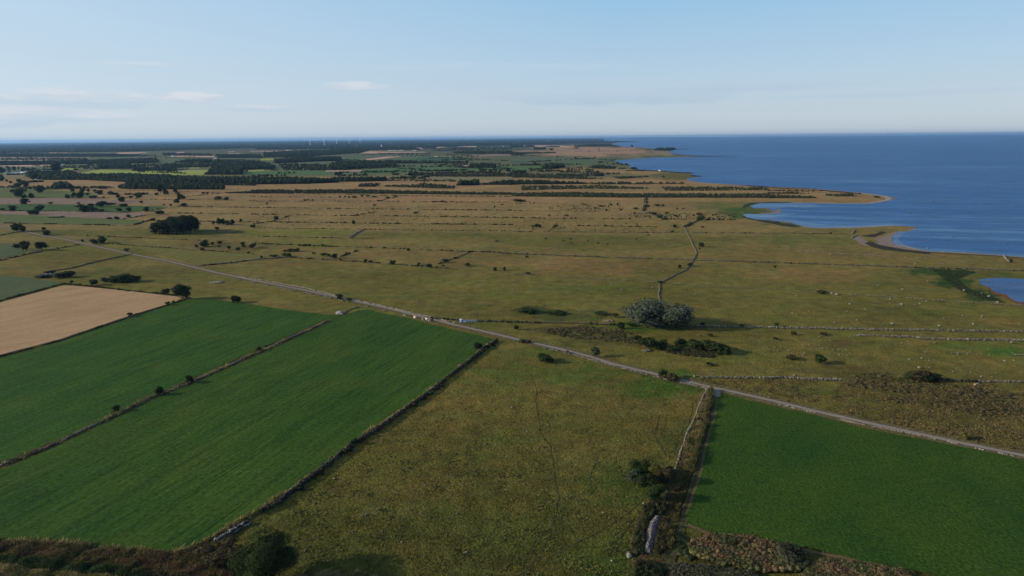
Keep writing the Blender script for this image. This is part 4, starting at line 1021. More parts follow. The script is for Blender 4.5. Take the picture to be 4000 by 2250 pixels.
series('A1', 'just below the juniper band', 'small junipers below the band', [(845, 702, 22, 22), (898, 702, 20, 22), (935, 704, 22, 20), (990, 702, 54, 16), (1065, 694, 28, 20), (1125, 692, 38, 16), (1190, 696, 54, 14), (1325, 714, 44, 24), (1400, 692, 22, 16), (1232, 738, 32, 16)], 'dark')
series('A1', 'on the wall line under the pinkish heath strip', 'bushes under the pinkish strip', [(495, 734, 28, 18), (525, 727, 22, 14), (570, 732, 24, 14), (110, 772, 20, 24), (1195, 782, 34, 16), (1785, 750, 34, 16), (1870, 748, 48, 18), (1912, 750, 28, 14), (2400, 804, 18, 24), (2480, 774, 34, 14), (2020, 750, 20, 10)], 'brown')
P_('A1', 205, 922, 44, 36, 'dark', 'bush', 'lone round tree on the slanting wall in the ochre heath', 'tree', name='tree')
P_('A1', 985, 967, 34, 38, 'dark', 'bush', 'lone upright tree on the thick bushy wall line', 'tree', name='tree')
P_('A1', 1607, 860, 44, 18, 'dark', 'bush', 'small dark cluster of three joined bushes alone in the ochre heath', 'bush')
series('A1', 'in the brown pasture left of the middle', 'bushes in the left brown pasture', [(290, 1242, 44, 16), (340, 1242, 66, 28), (410, 1242, 66, 28), (285, 1292, 66, 28, 'green'), (330, 1294, 60, 34, 'green'), (55, 1308, 24, 22), (580, 1267, 32, 18, 'brown'), (685, 1288, 74, 28), (735, 1288, 32, 24), (790, 1312, 64, 46), (850, 1338, 22, 24), (905, 1264, 22, 16), (180, 1300, 90, 24)])
series('A1', 'on the wall between green meadow and brown pasture', 'bushes on the meadow wall', [(440, 1187, 34, 18), (490, 1187, 54, 18), (540, 1188, 32, 22), (670, 1192, 34, 24), (1532, 1237, 34, 26), (735, 1190, 20, 12), (2140, 1252, 34, 14), (2285, 1250, 22, 12)])
series('A1', 'along the falling wall above the near pasture', 'bushes on the falling wall', [(1102, 1348, 34, 32), (1150, 1352, 44, 20), (1375, 1372, 64, 38), (1640, 1380, 38, 28, 'green'), (1740, 1400, 54, 34), (1885, 1397, 32, 20), (1905, 1352, 68, 34), (2125, 1390, 58, 30), (2405, 1437, 42, 38), (2500, 1433, 32, 38), (2010, 1312, 44, 14)])
series('A2', 'on the middle heath left of the winding wall', 'heath bushes left of the winding wall', [(65, 740, 124, 24, 'brown'), (205, 1002, 28, 28), (245, 1002, 44, 38), (280, 1000, 28, 28), (215, 1022, 24, 16), (440, 1002, 54, 32), (415, 1010, 28, 20), (375, 887, 22, 16), (150, 1302, 38, 18), (545, 887, 54, 14), (1250, 974, 16, 12), (1615, 1050, 38, 16), (1640, 1002, 38, 30), (1188, 996, 34, 12)])
series('A2', 'beside the winding wall', 'bushes beside the winding wall', [(1915, 1007, 28, 20), (1905, 1196, 52, 42), (1887, 1220, 22, 16), (1685, 1410, 38, 36), (1790, 1392, 54, 34), (1740, 998, 34, 12)])
series('A2', 'among the low junipers of the upper heath', 'upper heath junipers', [(1340, 806, 22, 32), (1375, 797, 26, 20), (1460, 787, 64, 20), (1520, 784, 32, 16), (1240, 817, 54, 18), (840, 814, 38, 16), (900, 792, 54, 16), (990, 777, 28, 18), (1065, 772, 24, 18), (950, 837, 28, 20), (1100, 827, 22, 12), (720, 772, 40, 12), (630, 812, 34, 12)])
series('A2', 'on the upper heath near the dark wall end', 'junipers near the dark wall end', [(1560, 862, 44, 16), (1650, 890, 54, 16), (1480, 902, 64, 22), (1430, 872, 54, 26), (1535, 922, 54, 14), (1900, 927, 74, 38), (1885, 880, 60, 26, 'brown'), (1980, 925, 30, 18), (2030, 925, 28, 18), (2080, 926, 28, 16), (2120, 926, 30, 14), (1660, 818, 20, 16), (1725, 815, 22, 12)])
P_('B2', 835, 1008, 96, 88, 'grey', 'tree', 'grey-green small tree on the gravel road verge with its own shadow', 'tree')
P_('B2', 340, 1060, 155, 68, 'dark', 'bush', 'wide low dark bush alone in the pasture below the road', 'bush')
P_('B2', 42, 740, 48, 42, 'dark', 'bush', 'dark squarish bush by the faint wall left of the willows', 'bush')
P_('B2', 1095, 728, 66, 62, 'dark', 'bush', 'dark upright bush at the foot of the left willow', 'bush')
P_('B2', 1180, 700, 90, 26, 'dark', 'bush', 'flat dark bush between the upright bush and the left willow trunk', 'bush')
P_('B2', 1042, 612, 66, 34, 'dark', 'bush', 'small spiky bush up left of the left willow', 'bush')
series('B2', 'in the low scrub row left of the willows', 'scrub left of the willows', [(890, 585, 130, 22), (450, 583, 170, 32), (150, 568, 190, 40)])
series('B2', 'in the dark clump below the willows', 'clump below the willows', [(1270, 838, 90, 38), (1370, 928, 190, 98), (1508, 932, 98, 95), (1600, 952, 100, 34), (1695, 898, 120, 58), (1850, 935, 150, 84), (1935, 938, 160, 92), (2030, 958, 160, 96), (2110, 975, 130, 82), (2150, 985, 90, 60)])
series('B2', 'dotted right of and behind the willow clump', 'small bushes right of the willows', [(1995, 807, 48, 26), (1902, 810, 18, 16), (2310, 712, 54, 26), (1915, 697, 54, 30), (1990, 1097, 74, 22)])
P_('B2', 1518, 1228, 90, 78, 'green', 'bush', 'green bush on the roadside just left of the junction', 'bush')
P_('B2', 1620, 1250, 130, 52, 'brown', 'bush', 'thin brownish bush overhanging the gravel road near the junction', 'bush')
P_('B2', 1482, 268, 48, 18, 'dark', 'bush', 'small bush on the corner where the winding wall meets the long wall', 'bush')
P_('B2', 100, 868, 70, 28, 'green', 'bush', 'low green bush on the road verge at the top corner of the brown pasture', 'bush')
P_('B2', 165, 872, 60, 24, 'brown', 'bush', 'low brownish bush on the road verge at the top corner of the brown pasture', 'bush')
P_('B2', 556, 978, 42, 26, 'yellow', 'bush', 'small yellowish bush on the near road wall', 'bush')
P_('B2', 158, 182, 54, 18, 'brown', 'bush', 'small brown bush on the long wall beyond the willows', 'bush')
P_('B3', 70, 124, 28, 28, 'dark', 'bush', 'lone dark bush on the ochre meadow under the lagoon wall', 'bush')
P_('B3', 525, 1078, 98, 72, 'green', 'tree', 'lone leafy green tree with a compact shadow on the right meadow', 'tree')
series('B3', 'in the thorny thicket on the right-hand wall', 'thorny thicket', [(1450, 1232, 110, 62, 'dark'), (1530, 1258, 140, 84, 'brown'), (1610, 1255, 130, 70, 'dark'), (1685, 1252, 100, 52, 'brown'), (1540, 1170, 60, 24, 'yellow')])
series('B3', 'on the right meadow by the long pale wall', 'bushes by the long pale wall', [(80, 707, 54, 30), (260, 792, 54, 32), (555, 792, 64, 20), (75, 840, 50, 20)])
P_('B3', 240, 1035, 110, 34, 'brown', 'bush', 'low brown bush behind a pale boulder left of the leafy green tree', 'bush')
P_('B3', 2442, 68, 28, 34, 'dark', 'bush', 'dark bush at the lower end of the short shore wall', 'bush')
P_('B3', 530, 372, 90, 24, 'dark', 'bush', 'low dark bush on the long wall among big boulders', 'bush')
P_('HH', 1195, 410, 52, 36, 'yellow', 'bush', 'small yellow-green bush by the road near the right edge', 'bush')
P_('A3', 632, 1066, 18, 18, 'dark', 'bush', 'tiny dark bush on the straight wall by the lagoon', 'bush')
P_('B1', 2230, 935, 90, 60, 'dark', 'bush', 'dark bush overgrowing the upper end of the shaded field wall', 'bush')
P_('C1', 985, 118, 60, 60, 'dark', 'bush', 'small bush on the shaded field wall midway down', 'bush')
series('D2', 'in the row on the far grey-green meadow', 'far meadow trees', [(60, 608, 60, 48, 'pine', 'tall'), (110, 606, 52, 56, 'pine', 'tall'), (312, 608, 34, 46), (343, 608, 28, 34), (415, 578, 38, 30), (472, 606, 40, 44), (862, 582, 38, 42), (890, 575, 40, 34), (1278, 492, 32, 38), (1540, 488, 60, 34), (965, 492, 34, 28), (1025, 492, 42, 34)], 'dark', 'bush', 'tree')
series('D2', 'beside the far small pine wood', 'trees beside the far pine wood', [(1815, 508, 44, 42), (1875, 503, 26, 34), (1895, 503, 20, 28), (2150, 550, 110, 44), (2270, 560, 60, 32), (2340, 562, 50, 30), (2400, 560, 46, 34), (2520, 556, 70, 60), (2000, 560, 70, 22), (2435, 535, 30, 20), (1880, 548, 40, 22), (1640, 548, 60, 18)], 'dark', 'bush', 'tree')
series('D3', 'on the far coastal heath', 'coastal heath trees', [(652, 384, 24, 22), (905, 392, 24, 18), (1188, 395, 16, 28), (1522, 470, 26, 20), (1725, 234, 34, 28), (1000, 556, 26, 22), (1095, 612, 34, 26), (1090, 660, 34, 34), (930, 262, 90, 20), (565, 288, 70, 36), (420, 596, 34, 28), (1248, 275, 24, 16), (2180, 672, 34, 20), (2205, 592, 24, 14), (1270, 462, 70, 20)], 'dark', 'bush', 'tree')
series('D0', 'in front of the far left woods', 'trees before the far left woods', [(25, 498, 60, 64), (22, 620, 60, 78), (100, 626, 34, 30), (275, 650, 54, 52), (265, 706, 80, 50), (365, 692, 76, 56), (155, 650, 30, 34), (480, 600, 80, 70, 'dark', 'tree'), (815, 480, 120, 100, 'pine', 'tree'), (1310, 392, 50, 28), (1098, 462, 50, 24), (210, 438, 40, 28)], 'dark', 'bush', 'tree')

# ------------------------------------------------------------------ woods, scrub bands (one mass each)
PINE = [(.022, .034, .015), (.028, .042, .018), (.018, .027, .013), (.034, .048, .02)]
def wood(label, t, pts, n, hm=11.0, cols=PINE, wpx=5.5, name='wood', shape='ico', asp=.42, hv=.3):
    px = nat(t, pts) if t else pts
    p = scatter_px(px, n)
    hpx = hm * FPX / dist(G2(p)); sc = np.full(n, .6); base = p.copy(); done = np.zeros(n, bool)
    for f in (.6, .5, .4, .3, .2, .1, 0):
        c_ = p + np.column_stack([np.zeros(n), hpx * f]); ok = inside(px, c_) & ~done
        base[ok] = c_[ok]; sc[ok] = max(.55, f / .6); done |= ok
    xy = G2(base); D = dist(xy)
    hh = hm * sc * rng.uniform(1 - hv, 1 + hv, n)
    ww = np.maximum(hh * asp, wpx / 2 * D / FPX * rng.uniform(.6, 1.15, n))
    S = np.column_stack([ww, np.minimum(ww, hh * 2.5), hh * .55])
    B = Build(); B.add(*blobs(np.column_stack([xy, hh * .5]), S, pick(cols, n, .3), shape, .3))
    o = link(name, B.mesh(name, M_LEAF), kind='stuff', label=label)
    return o
SCR = [(.035, .046, .02), (.028, .036, .016), (.05, .055, .026), (.042, .040, .022)]
# far forest up to the skyline
wood('distant blue-green forest reaching the left skyline', None, [(-200, 563), (0, 562), (500, 556), (1000, 550), (1000, 578), (500, 592), (0, 598), (-200, 600)], 9000, 13, wpx=9)
wood('distant forest on the skyline around the wind turbines', None, [(1000, 550), (1500, 544.5), (2000, 540), (2000, 566), (1500, 580), (1000, 584)], 8500, 13, wpx=9)
wood('distant wooded coast on the middle skyline', None, multi(('N', [(2000, 540), (2350, 538)]), ('D3', [(1330, 148), (1860, 160), (1500, 170), (1000, 176), (600, 195), (0, 205)])), 3200, 12, wpx=8)
wood('thin far shore on the sea horizon', None, multi(('N', [(2350, 537.8), (2700, 536.4), (2700, 536.7), (2350, 538.4)])), 240, 14, wpx=9)
LW = [
 ('wood strip below the far left pale fields', 'D0', [(-200, 222), (700, 222), (1650, 230), (2250, 250), (1700, 266), (-200, 266)], 1500, 12),
 ('long dark tree belt above the salmon field', 'D0', [(-200, 340), (500, 335), (1400, 318), (2250, 285), (2290, 350), (1900, 360), (1400, 366), (700, 382), (-200, 390)], 1900, 12),
 ('dense dark plantation block among the lime fields', 'D0', [(1390, 395), (1480, 372), (1870, 365), (1880, 438), (1420, 440)], 700, 14),
 ('wood behind the white roofed farm at left', 'D0', [(370, 540), (420, 492), (1000, 490), (1150, 530), (2576, 556), (2576, 600), (1100, 600), (700, 600), (440, 580)], 1900, 12),
 ('small pine row above the lime field', 'D0', [(1900, 445), (2540, 440), (2540, 470), (1900, 470)], 320, 11),
 ('copse on the tan heath at left', 'D0', [(740, 700), (800, 672), (960, 665), (1030, 690), (1020, 725), (740, 730)], 130, 12),
 ('dark bush belt at the left heath edge', 'D0', [(300, 625), (620, 615), (640, 628), (320, 640)], 90, 7),
 ('small copse left of the heath copse', 'D0', [(500, 725), (620, 705), (640, 730), (500, 736)], 60, 9),
 ('long pine wood above the tan heath, front part', 'A0', [(1190, 605), (1200, 585), (1500, 570), (1560, 590), (2250, 590), (2260, 620), (1600, 618), (1230, 612)], 700, 11),
 ('small dark pine clump left of the long pine wood', 'A0', [(990, 600), (1075, 600), (1070, 612), (995, 612)], 60, 10),
 ('long pine wood above the tan heath, back part', 'A0', [(880, 510), (1500, 500), (2576, 505), (2576, 560), (1900, 558), (1300, 545), (900, 525)], 1900, 11),
 ('scrub between the two pine rows', 'A0', [(1250, 550), (2576, 565), (2576, 580), (1500, 572), (1250, 565)], 600, 5),
 ('pine wood left of the middle', 'A1', [(-50, 500), (400, 510), (830, 530), (830, 548), (500, 562), (-50, 568)], 800, 11),
 ('narrow wood right of the pine wood', 'A1', [(850, 525), (1050, 515), (1300, 510), (1300, 532), (850, 540)], 240, 10),
 ('very dark plantation block behind the pine wood', 'D1', [(550, 560), (660, 500), (1080, 490), (1085, 560)], 500, 14),
 ('broad wood in the far centre left', 'D1', [(640, 420), (700, 360), (1350, 370), (1560, 440), (1540, 480), (1080, 490), (650, 480)], 1300, 13),
 ('long dark plantation right of the broad wood', 'D1', [(1550, 350), (1950, 310), (2480, 310), (2520, 358), (1900, 380), (1560, 400)], 1200, 13),
 ('flat dark wood above the lime field', 'D1', [(100, 386), (300, 350), (620, 345), (670, 372), (600, 390)], 340, 12),
 ('wood behind the broad far wood', 'D1', [(700, 275), (1350, 270), (1400, 320), (750, 320)], 700, 13),
 ('far wood under the wind turbines', 'D1', [(1400, 240), (2000, 212), (2576, 210), (2576, 262), (2000, 300), (1400, 310)], 1300, 13),
 ('scattered far wood left of the turbines', 'D1', [(-50, 250), (650, 262), (650, 286), (-50, 286)], 300, 12),
 ('far wood left of the straw fields', 'D2', [(-50, 205), (600, 200), (1200, 215), (1290, 238), (700, 246), (500, 250), (380, 290), (-50, 300)], 1500, 13),
 ('end of the long dark plantation', 'D2', [(-20, 350), (110, 355), (130, 395), (-20, 400)], 90, 13),
 ('leafy wood in the far centre', 'D2', [(150, 410), (500, 402), (900, 435), (910, 480), (600, 500), (200, 522), (-20, 522), (-20, 440)], 1000, 12),
 ('hedgerow wood along the teal field', 'D2', [(600, 398), (900, 392), (1450, 412), (1950, 404), (1950, 428), (1300, 436), (900, 438)], 420, 9),
 ('small dense pine wood at the far right fields', 'D2', [(1935, 497), (1990, 455), (2300, 450), (2340, 470), (2330, 500)], 330, 13),
 ('far wood at the right of the pale fields', 'D2', [(1720, 282), (1800, 265), (2576, 256), (2576, 302), (1740, 292)], 480, 12),
 ('small far wood beside the pale far village', 'D2', [(1260, 200), (1480, 198), (1480, 215), (1290, 216)], 150, 12),
 ('tree belt among the far green meadows', 'D2', [(1070, 602), (1100, 578), (1240, 575), (1500, 582), (1500, 594), (1100, 614)], 150, 9),
 ('wood strip along the tan heath, far centre', 'D2', [(-20, 660), (240, 655), (760, 650), (760, 690), (400, 697), (-20, 697)], 480, 10),
 ('pine wood at the right of the juniper heath', 'A1', [(2020, 580), (2050, 540), (2230, 538), (2250, 575)], 200, 10),
 ('dark juniper and pine belt right of the pine wood', 'A1', [(2240, 572), (2400, 548), (2576, 532), (2576, 572)], 260, 8),
 ('dark pine belt starting the right-hand heath', 'A2', [(-20, 555), (0, 530), (300, 535), (700, 548), (800, 562), (400, 566), (-20, 568)], 420, 7),
 ('small wood on the pinkish coastal heath', 'D3', [(310, 268), (320, 245), (480, 242), (490, 270), (330, 275)], 150, 13),
 ('dark wooded rise beside the far bay', 'D3', [(900, 215), (1150, 195), (1350, 190), (1450, 205), (1600, 232), (900, 234)], 420, 13),
 ('wooded island point in the far bay', 'D3', [(2030, 286), (2060, 262), (2100, 250), (2330, 250), (2350, 262), (2270, 288)], 220, 13),
 ('dark copse on the tan coast heath', 'D3', [(430, 552), (460, 510), (740, 495), (765, 525), (600, 550)], 260, 12),
 ('oval copse near the shore', 'D3', [(1130, 542), (1145, 515), (1300, 508), (1490, 535), (1480, 550), (1150, 547)], 240, 10),
 ('low wood right of the pine belt', 'D3', [(640, 655), (660, 630), (1000, 648), (1020, 660)], 200, 8), ('group of slender trees on the heath', 'D3', [(1170, 656), (1210, 640), (1320, 632), (1310, 656)], 60, 9),
 ('low wood on the pinkish heath', 'D3', [(-20, 308), (180, 318), (600, 310), (640, 325), (200, 332), (150, 350), (-20, 350)], 420, 9),
 ('copse at the left of the coast heath', 'D3', [(-20, 600), (130, 585), (220, 605), (-20, 614)], 110, 9), ('dark tree clump on the shore', 'D3', [(1702, 556), (1712, 538), (1780, 535), (1792, 556)], 50, 10),
 ('low shrubs on the tip before the white cabin', 'D3', [(1520, 552), (1590, 540), (1640, 552)], 20, 7), ('low dark bushes behind the shore clump', 'D3', [(1640, 572), (1900, 575), (1920, 584), (1640, 580)], 60, 4),
 ('scattered trees of the far left fields', 'D0', [(1900, 370), (2576, 365), (2576, 425), (1900, 425)], 170, 7),
 ('scattered trees between the far fields, middle', 'D1', [(0, 395), (640, 395), (640, 450), (0, 470)], 220, 8), ('scattered trees of the far fields right of the broad wood', 'D1', [(1600, 400), (2576, 405), (2576, 500), (1700, 500)], 330, 8),
 ('scattered trees on the far pale village fields', 'D2', [(1300, 215), (2576, 200), (2576, 250), (1500, 260)], 260, 9), ('scattered trees on the far left strip fields', 'D0', [(-100, 280), (1300, 285), (1300, 312), (-100, 312)], 150, 9),
 ('tree dots on the left meadow mosaic', 'D0', [(-100, 412), (740, 415), (340, 475), (-100, 495)], 60, 8), ('wood behind the coastal heath', 'D3', [(-20, 205), (300, 205), (330, 235), (-20, 240)], 200, 12), ('far bushes on the pale coast heath', 'D3', [(480, 225), (690, 222), (680, 238), (480, 238)], 90, 10),
]
for lab, t, pts, n, hm in LW:
    wood(lab, t, pts, int(n * 1.15), hm)
LS = [
 ('juniper scrub band across the heath, left half', 'A1', [(-50, 625), (1000, 618), (1600, 636), (2576, 652), (2576, 674), (1000, 660), (-50, 655)], 2400, 2.8),
 ('juniper scrub band across the heath, right half', 'A2', [(0, 655), (600, 648), (1200, 662), (2200, 665), (2576, 662), (2576, 702), (1200, 700), (0, 688)], 3000, 2.8),
 ('juniper scrub end on the lagoon spit', 'A3', [(0, 672), (450, 692), (520, 706), (0, 706)], 500, 2.5), ('bushes near the tip of the lagoon spit', 'A3', [(640, 668), (850, 662), (850, 688), (680, 686)], 160, 2.8),
 ('few bushes left on the lagoon spit', 'A3', [(580, 665), (640, 672), (630, 685), (580, 680)], 40, 2.5), ('bush row on the lagoon spit', 'A3', [(0, 648), (220, 650), (460, 660), (240, 662), (0, 660)], 130, 2.8), ('small bushes at the tip of the spit', 'A3', [(900, 655), (940, 660), (920, 668)], 14, 2.5),
 ('junipers by the beach of the spit', 'A3', [(1060, 690), (1120, 690), (1110, 704), (1070, 700)], 22, 2.5),
 ('upper brown scrub strip on the spit', 'A3', [(0, 622), (400, 628), (560, 638), (400, 640), (0, 634)], 90, 2.2),
 ('loose scrub band above the juniper band', 'A2', [(100, 580), (900, 575), (1380, 600), (1380, 615), (700, 612), (100, 628)], 700, 2.4), ('loose scrub on the right heath', 'A2', [(1500, 590), (2200, 592), (2576, 600), (2576, 625), (2000, 632), (1550, 632)], 620, 2.4),
 ('scattered junipers below the far pine belt', 'A2', [(800, 548), (1200, 545), (1740, 552), (1740, 562), (1200, 568), (800, 566)], 230, 3.5), ('green scrub near the far shore', 'A2', [(1000, 490), (1430, 485), (1200, 505), (1080, 512)], 240, 3),
 ('scrub mosaic right of the tan heath', 'A2', [(0, 460), (700, 455), (900, 480), (500, 500), (0, 500)], 420, 3), ('scrub left of the juniper pines', 'A1', [(1020, 592), (1060, 565), (1250, 562), (1200, 590)], 120, 4.5),
 ('scrub with pines in the middle heath', 'A1', [(1300, 575), (1620, 572), (1690, 552), (1780, 562), (2000, 585), (1990, 612), (1740, 605), (1300, 590)], 460, 3.2), ('bushes along the tan heath strip', 'A1', [(1300, 515), (2000, 520), (2020, 540), (1700, 538), (1300, 530)], 200, 3),
 ('scrub belt right of the far green meadows', 'A1', [(1650, 455), (2576, 455), (2576, 490), (2000, 492), (1650, 480)], 560, 3.5), ('scrub belt under the far green meadows', 'A1', [(1500, 470), (1900, 440), (2100, 440), (1900, 470), (1600, 482)], 110, 5),
 ('dark scrub strip under the left green field', 'A0', [(480, 900), (650, 888), (640, 900), (500, 906)], 60, 1.5), ('scrub at the pine wood foot', 'A0', [(2260, 650), (2576, 640), (2576, 658), (2280, 658)], 160, 3),
 ('low scrub on the left heath', 'A0', [(0, 585), (500, 595), (1200, 590), (1100, 605), (400, 620), (0, 600)], 160, 4), ('scrub on the right part of the left heath', 'A0', [(1250, 660), (1480, 655), (1450, 672), (1260, 672)], 60, 3.5),
 ('low junipers on the upper middle heath', 'A2', [(400, 765), (1100, 765), (1150, 830), (700, 850), (350, 830)], 120, 1.2), ('low junipers on the right upper heath', 'A2', [(1150, 850), (2250, 860), (2250, 920), (1200, 905)], 230, 1.2),
 ('sparse bushes on the ochre heath', 'A1', [(0, 780), (2576, 780), (2576, 990), (0, 990)], 330, .9), ('sparse bushes on the middle ochre heath', 'A2', [(0, 860), (1700, 860), (1700, 1040), (0, 1040)], 230, .9),
 ('hedgerows and bushes of the far left fields', 'D0', [(900, 395), (1380, 385), (1380, 425), (900, 425)], 70, 5), ('bushes along the far straw field', 'D2', [(150, 388), (400, 384), (640, 392), (640, 402), (150, 405)], 60, 6),
 ('bushes on the far meadow hedges', 'D2', [(600, 282), (900, 290), (1400, 285), (1400, 320), (1000, 318), (600, 305)], 100, 7), ('bushes along the far lime strip', 'D2', [(1440, 345), (1900, 345), (2100, 325), (2080, 338), (1920, 358), (1500, 356)], 60, 6),
 ('bush clump on the teal field', 'D2', [(1555, 380), (1670, 378), (1670, 386), (1560, 388)], 24, 8), ('bush clump right on the teal field', 'D2', [(1720, 380), (1900, 368), (1910, 382), (1720, 386)], 40, 9),
 ('far scrub of the coastal heath', 'D3', [(880, 290), (1900, 285), (1960, 275), (2030, 290), (1500, 300), (900, 300)], 150, 3.5), ('bushes on the coast heath edge', 'D3', [(890, 402), (1190, 398), (1180, 412), (890, 416)], 70, 5),
 ('far heath bush rows', 'D3', [(0, 640), (640, 640), (1400, 690), (1000, 700), (0, 672)], 330, 3.5), ('dark hedges among the coast meadows', 'D3', [(110, 500), (140, 485), (420, 482), (430, 500)], 90, 9), ('trees left of the coast copse', 'D3', [(440, 495), (600, 485), (600, 500), (450, 508)], 50, 10),
]
for lab, t, pts, n, hm in LS:
    wood(lab, t, pts, n, hm, SCR, 2.2, 'scrub', 'ico', .75, .5)
# loose hedgerows in the far field mosaic
hp = []
for i in range(150):
    x0 = rng.uniform(0, 2400); y0 = rng.uniform(600, 698)
    ln = rng.uniform(25, 190); k = int(ln / 4)
    sl_ = rng.uniform(-.05, .06)
    xs = x0 + rng.uniform(0, ln, k); hp.append(np.column_stack([xs, y0 + (xs - x0) * sl_ + rng.normal(0, .35, k)]))
hp = np.concatenate(hp)
sea_poly = [tuple(p) for p in SEA_PX] + [(5200, 500), (2700, 500)]
hp = hp[~inside(sea_poly, hp)]
def mass(name, label, px, hm, cols, wpx, hv=.5, shape='ico', asp=.6, z0=.45, mat=None):
    xy = G2(px); D = dist(xy); n = len(px)
    hh = hm * rng.uniform(1 - hv, 1 + hv, n)
    ww = np.maximum(hh * asp, wpx / 2 * D / FPX * rng.uniform(.6, 1.15, n))
    B = Build(); B.add(*blobs(np.column_stack([xy, hh * z0]), np.column_stack([ww, np.minimum(ww, hh * 2.5), hh * .55]), pick(cols, n, .3), shape, .35))
    return link(name, B.mesh(name, mat or M_LEAF), kind='stuff', label=label)
mass('hedgerow', 'thin hedgerows between the far fields', hp, 5.0, SCR, 3.2)

# ------------------------------------------------------------------ tall grass, reeds, brambles, tussocks near the camera
def grass_mass(name, label, px, hm, wm, cols, blades=5, lean=.35, z0=None):
    """tufts of broad leaning blades"""
    xy = G2(px); n = len(xy)
    base = ground_h(xy[:, 0], xy[:, 1])
    nb = n * blades
    c = np.repeat(xy, blades, axis=0) + rng.normal(0, wm * .35, (nb, 2))
    bz = np.repeat(base, blades)
    cl = fbm(xy[:, 0] / 4.5, xy[:, 1] / 4.5, 21, 3); cl = np.clip((cl - .3) / .4, 0, 1)
    hh = hm * rng.uniform(.5, 1.2, nb) * np.repeat(.35 + 1.1 * cl, blades)
    a = rng.uniform(0, 6.28, nb)
    ld = rng.normal((.5, .15), .8, (nb, 2)) * (lean * hh)[:, None]
    t = np.column_stack([np.cos(a), np.sin(a)]) * (wm * rng.uniform(.3, .6, nb))[:, None]
    v0 = np.column_stack([c - t, bz]); v1 = np.column_stack([c + t, bz]); v2 = np.column_stack([c + ld + t * .25, bz + hh]);
    V = np.stack([v0, v1, v2], 1).reshape(-1, 3)
    i = np.arange(nb) * 3
    ca = np.asarray(cols, float); f2 = np.clip((fbm(xy[:, 0] / 3.0 + 50, xy[:, 1] / 3.0, 41, 3) - .28) / .44, 0, .999)
    ci = np.clip((f2 * len(ca) + rng.normal(0, .8, n)).astype(int), 0, len(ca) - 1)
    col = np.repeat(np.repeat(ca[ci] * rng.uniform(.75, 1.25, (n, 1)), blades, axis=0) * rng.uniform(.75, 1.25, (nb, 1)), 3, axis=0)
    return link(name, mesh_np(name, V, np.stack([i, i + 1, i + 2], 1), col, M_GRASS), kind='stuff', label=label)

BG_STRAW = [(.36, .29, .13), (.28, .235, .10), (.21, .19, .07), (.15, .155, .05)]
BG_RUST = [(.10, .095, .038), (.15, .125, .055), (.20, .155, .07), (.13, .085, .044), (.17, .105, .055)]
REED = [(.065, .095, .032), (.05, .075, .026), (.08, .11, .04)]
bank = multi(('C0', [(-300, 1085), (0, 1090), (400, 1102), (700, 1138), (1100, 1172), (1500, 1205), (1780, 1212), (1950, 1190), (2100, 1160), (2150, 1250), (2350, 1448), (1500, 1448), (1100, 1400), (600, 1350), (0, 1290), (-300, 1270)]))
grass_mass('tall_grass', 'rust brown and straw tall grass bank below the green field', scatter_px(bank, 11000), 1.0, .55, BG_RUST, 5)
edge_l = G2(multi(('C0', [(-300, 1080), (0, 1085), (400, 1098), (700, 1132), (1100, 1166), (1500, 1199), (1780, 1207), (1920, 1180), (2200, 1020), (2480, 862)]), ('C1', [(150, 712), (400, 550), (760, 300), (1110, 15)]), ('B1', [(1620, 1448), (1850, 1280), (2080, 1098), (2240, 975), (2395, 858)])))
def along(line_xy, step, spread):
    q = smooth_line(line_xy, step=step, jit=.5)
    return px_of(q + rng.normal(0, spread, q.shape))
grass_mass('tall_grass', 'pale straw grass rim between the big green field and its wall', along(edge_l, .10, .55), 1.25, .5, BG_STRAW, 4)
grass_mass('reeds', 'dark green reed row in the trench at the bottom left', scatter_px(nat('C0', [(-300, 1250), (0, 1275), (300, 1285), (700, 1330), (1150, 1385), (1500, 1440), (1450, 1470), (900, 1440), (500, 1390), (200, 1350), (0, 1330), (-300, 1310)]), 4000), 1.5, .6, REED, 5, .15)
grass_mass('tall_grass', 'pale straw grass beyond the reeds at the bottom left corner', scatter_px(nat('C0', [(-300, 1320), (0, 1340), (500, 1405), (900, 1440), (1200, 1490), (-300, 1490)]), 4200), 1.0, .55, BG_STRAW, 5)
grass_mass('tall_grass', 'straw coloured grass at the bottom edge right of the round shrub tree', scatter_px(nat('G', [(1480, 1127), (1800, 1095), (1950, 1060), (2250, 1075), (2500, 1140), (2500, 1200), (1400, 1200)]), 2000), 1.0, .55, BG_STRAW, 5)
div_l = G2(multi(('C0', [(-300, 440), (0, 335), (480, 145), (820, -5)]), ('B0', [(1500, 1430), (1960, 1250), (2576, 978)]), ('B1', [(735, 648)])))
grass_mass('tall_grass', 'dry grass strip on the wall dividing the green fields', along(div_l, .06, .85), .9, .5, BG_STRAW + BG_STRAW + BG_RUST, 4)
cer_l = G2(nat('B0', [(-300, 1090), (0, 1014), (600, 854), (1340, 602), (1850, 442)]))
grass_mass('tall_grass', 'green grass strip on the wall below the cereal field', along(cer_l, .16, .7), .9, .6, [(.06, .075, .03), (.085, .09, .04), (.05, .055, .025)], 4)
bg_l = G2(nat('B0', [(-300, 530), (0, 452), (640, 280), (960, 312), (1280, 348), (1760, 398)]))
grass_mass('tall_grass', 'dark rough grass along the far edges of the cereal field', along(bg_l, .25, .7), 1.2, .8, [(.045, .055, .022), (.07, .065, .03)], 4)
strip = multi(('F', [(1185, 385), (1215, 400), (1195, 600), (1145, 850), (1065, 1100), (955, 1449), (800, 1449), (840, 1230), (910, 1015), (1020, 745), (1110, 525)]))
grass_mass('tall_grass', 'tall dry grass bank between the pale wall and the track', scatter_px(strip, 6000), 1.0, .55, [(.10, .105, .035), (.14, .125, .05), (.19, .155, .07), (.26, .20, .095), (.13, .09, .045)], 5)
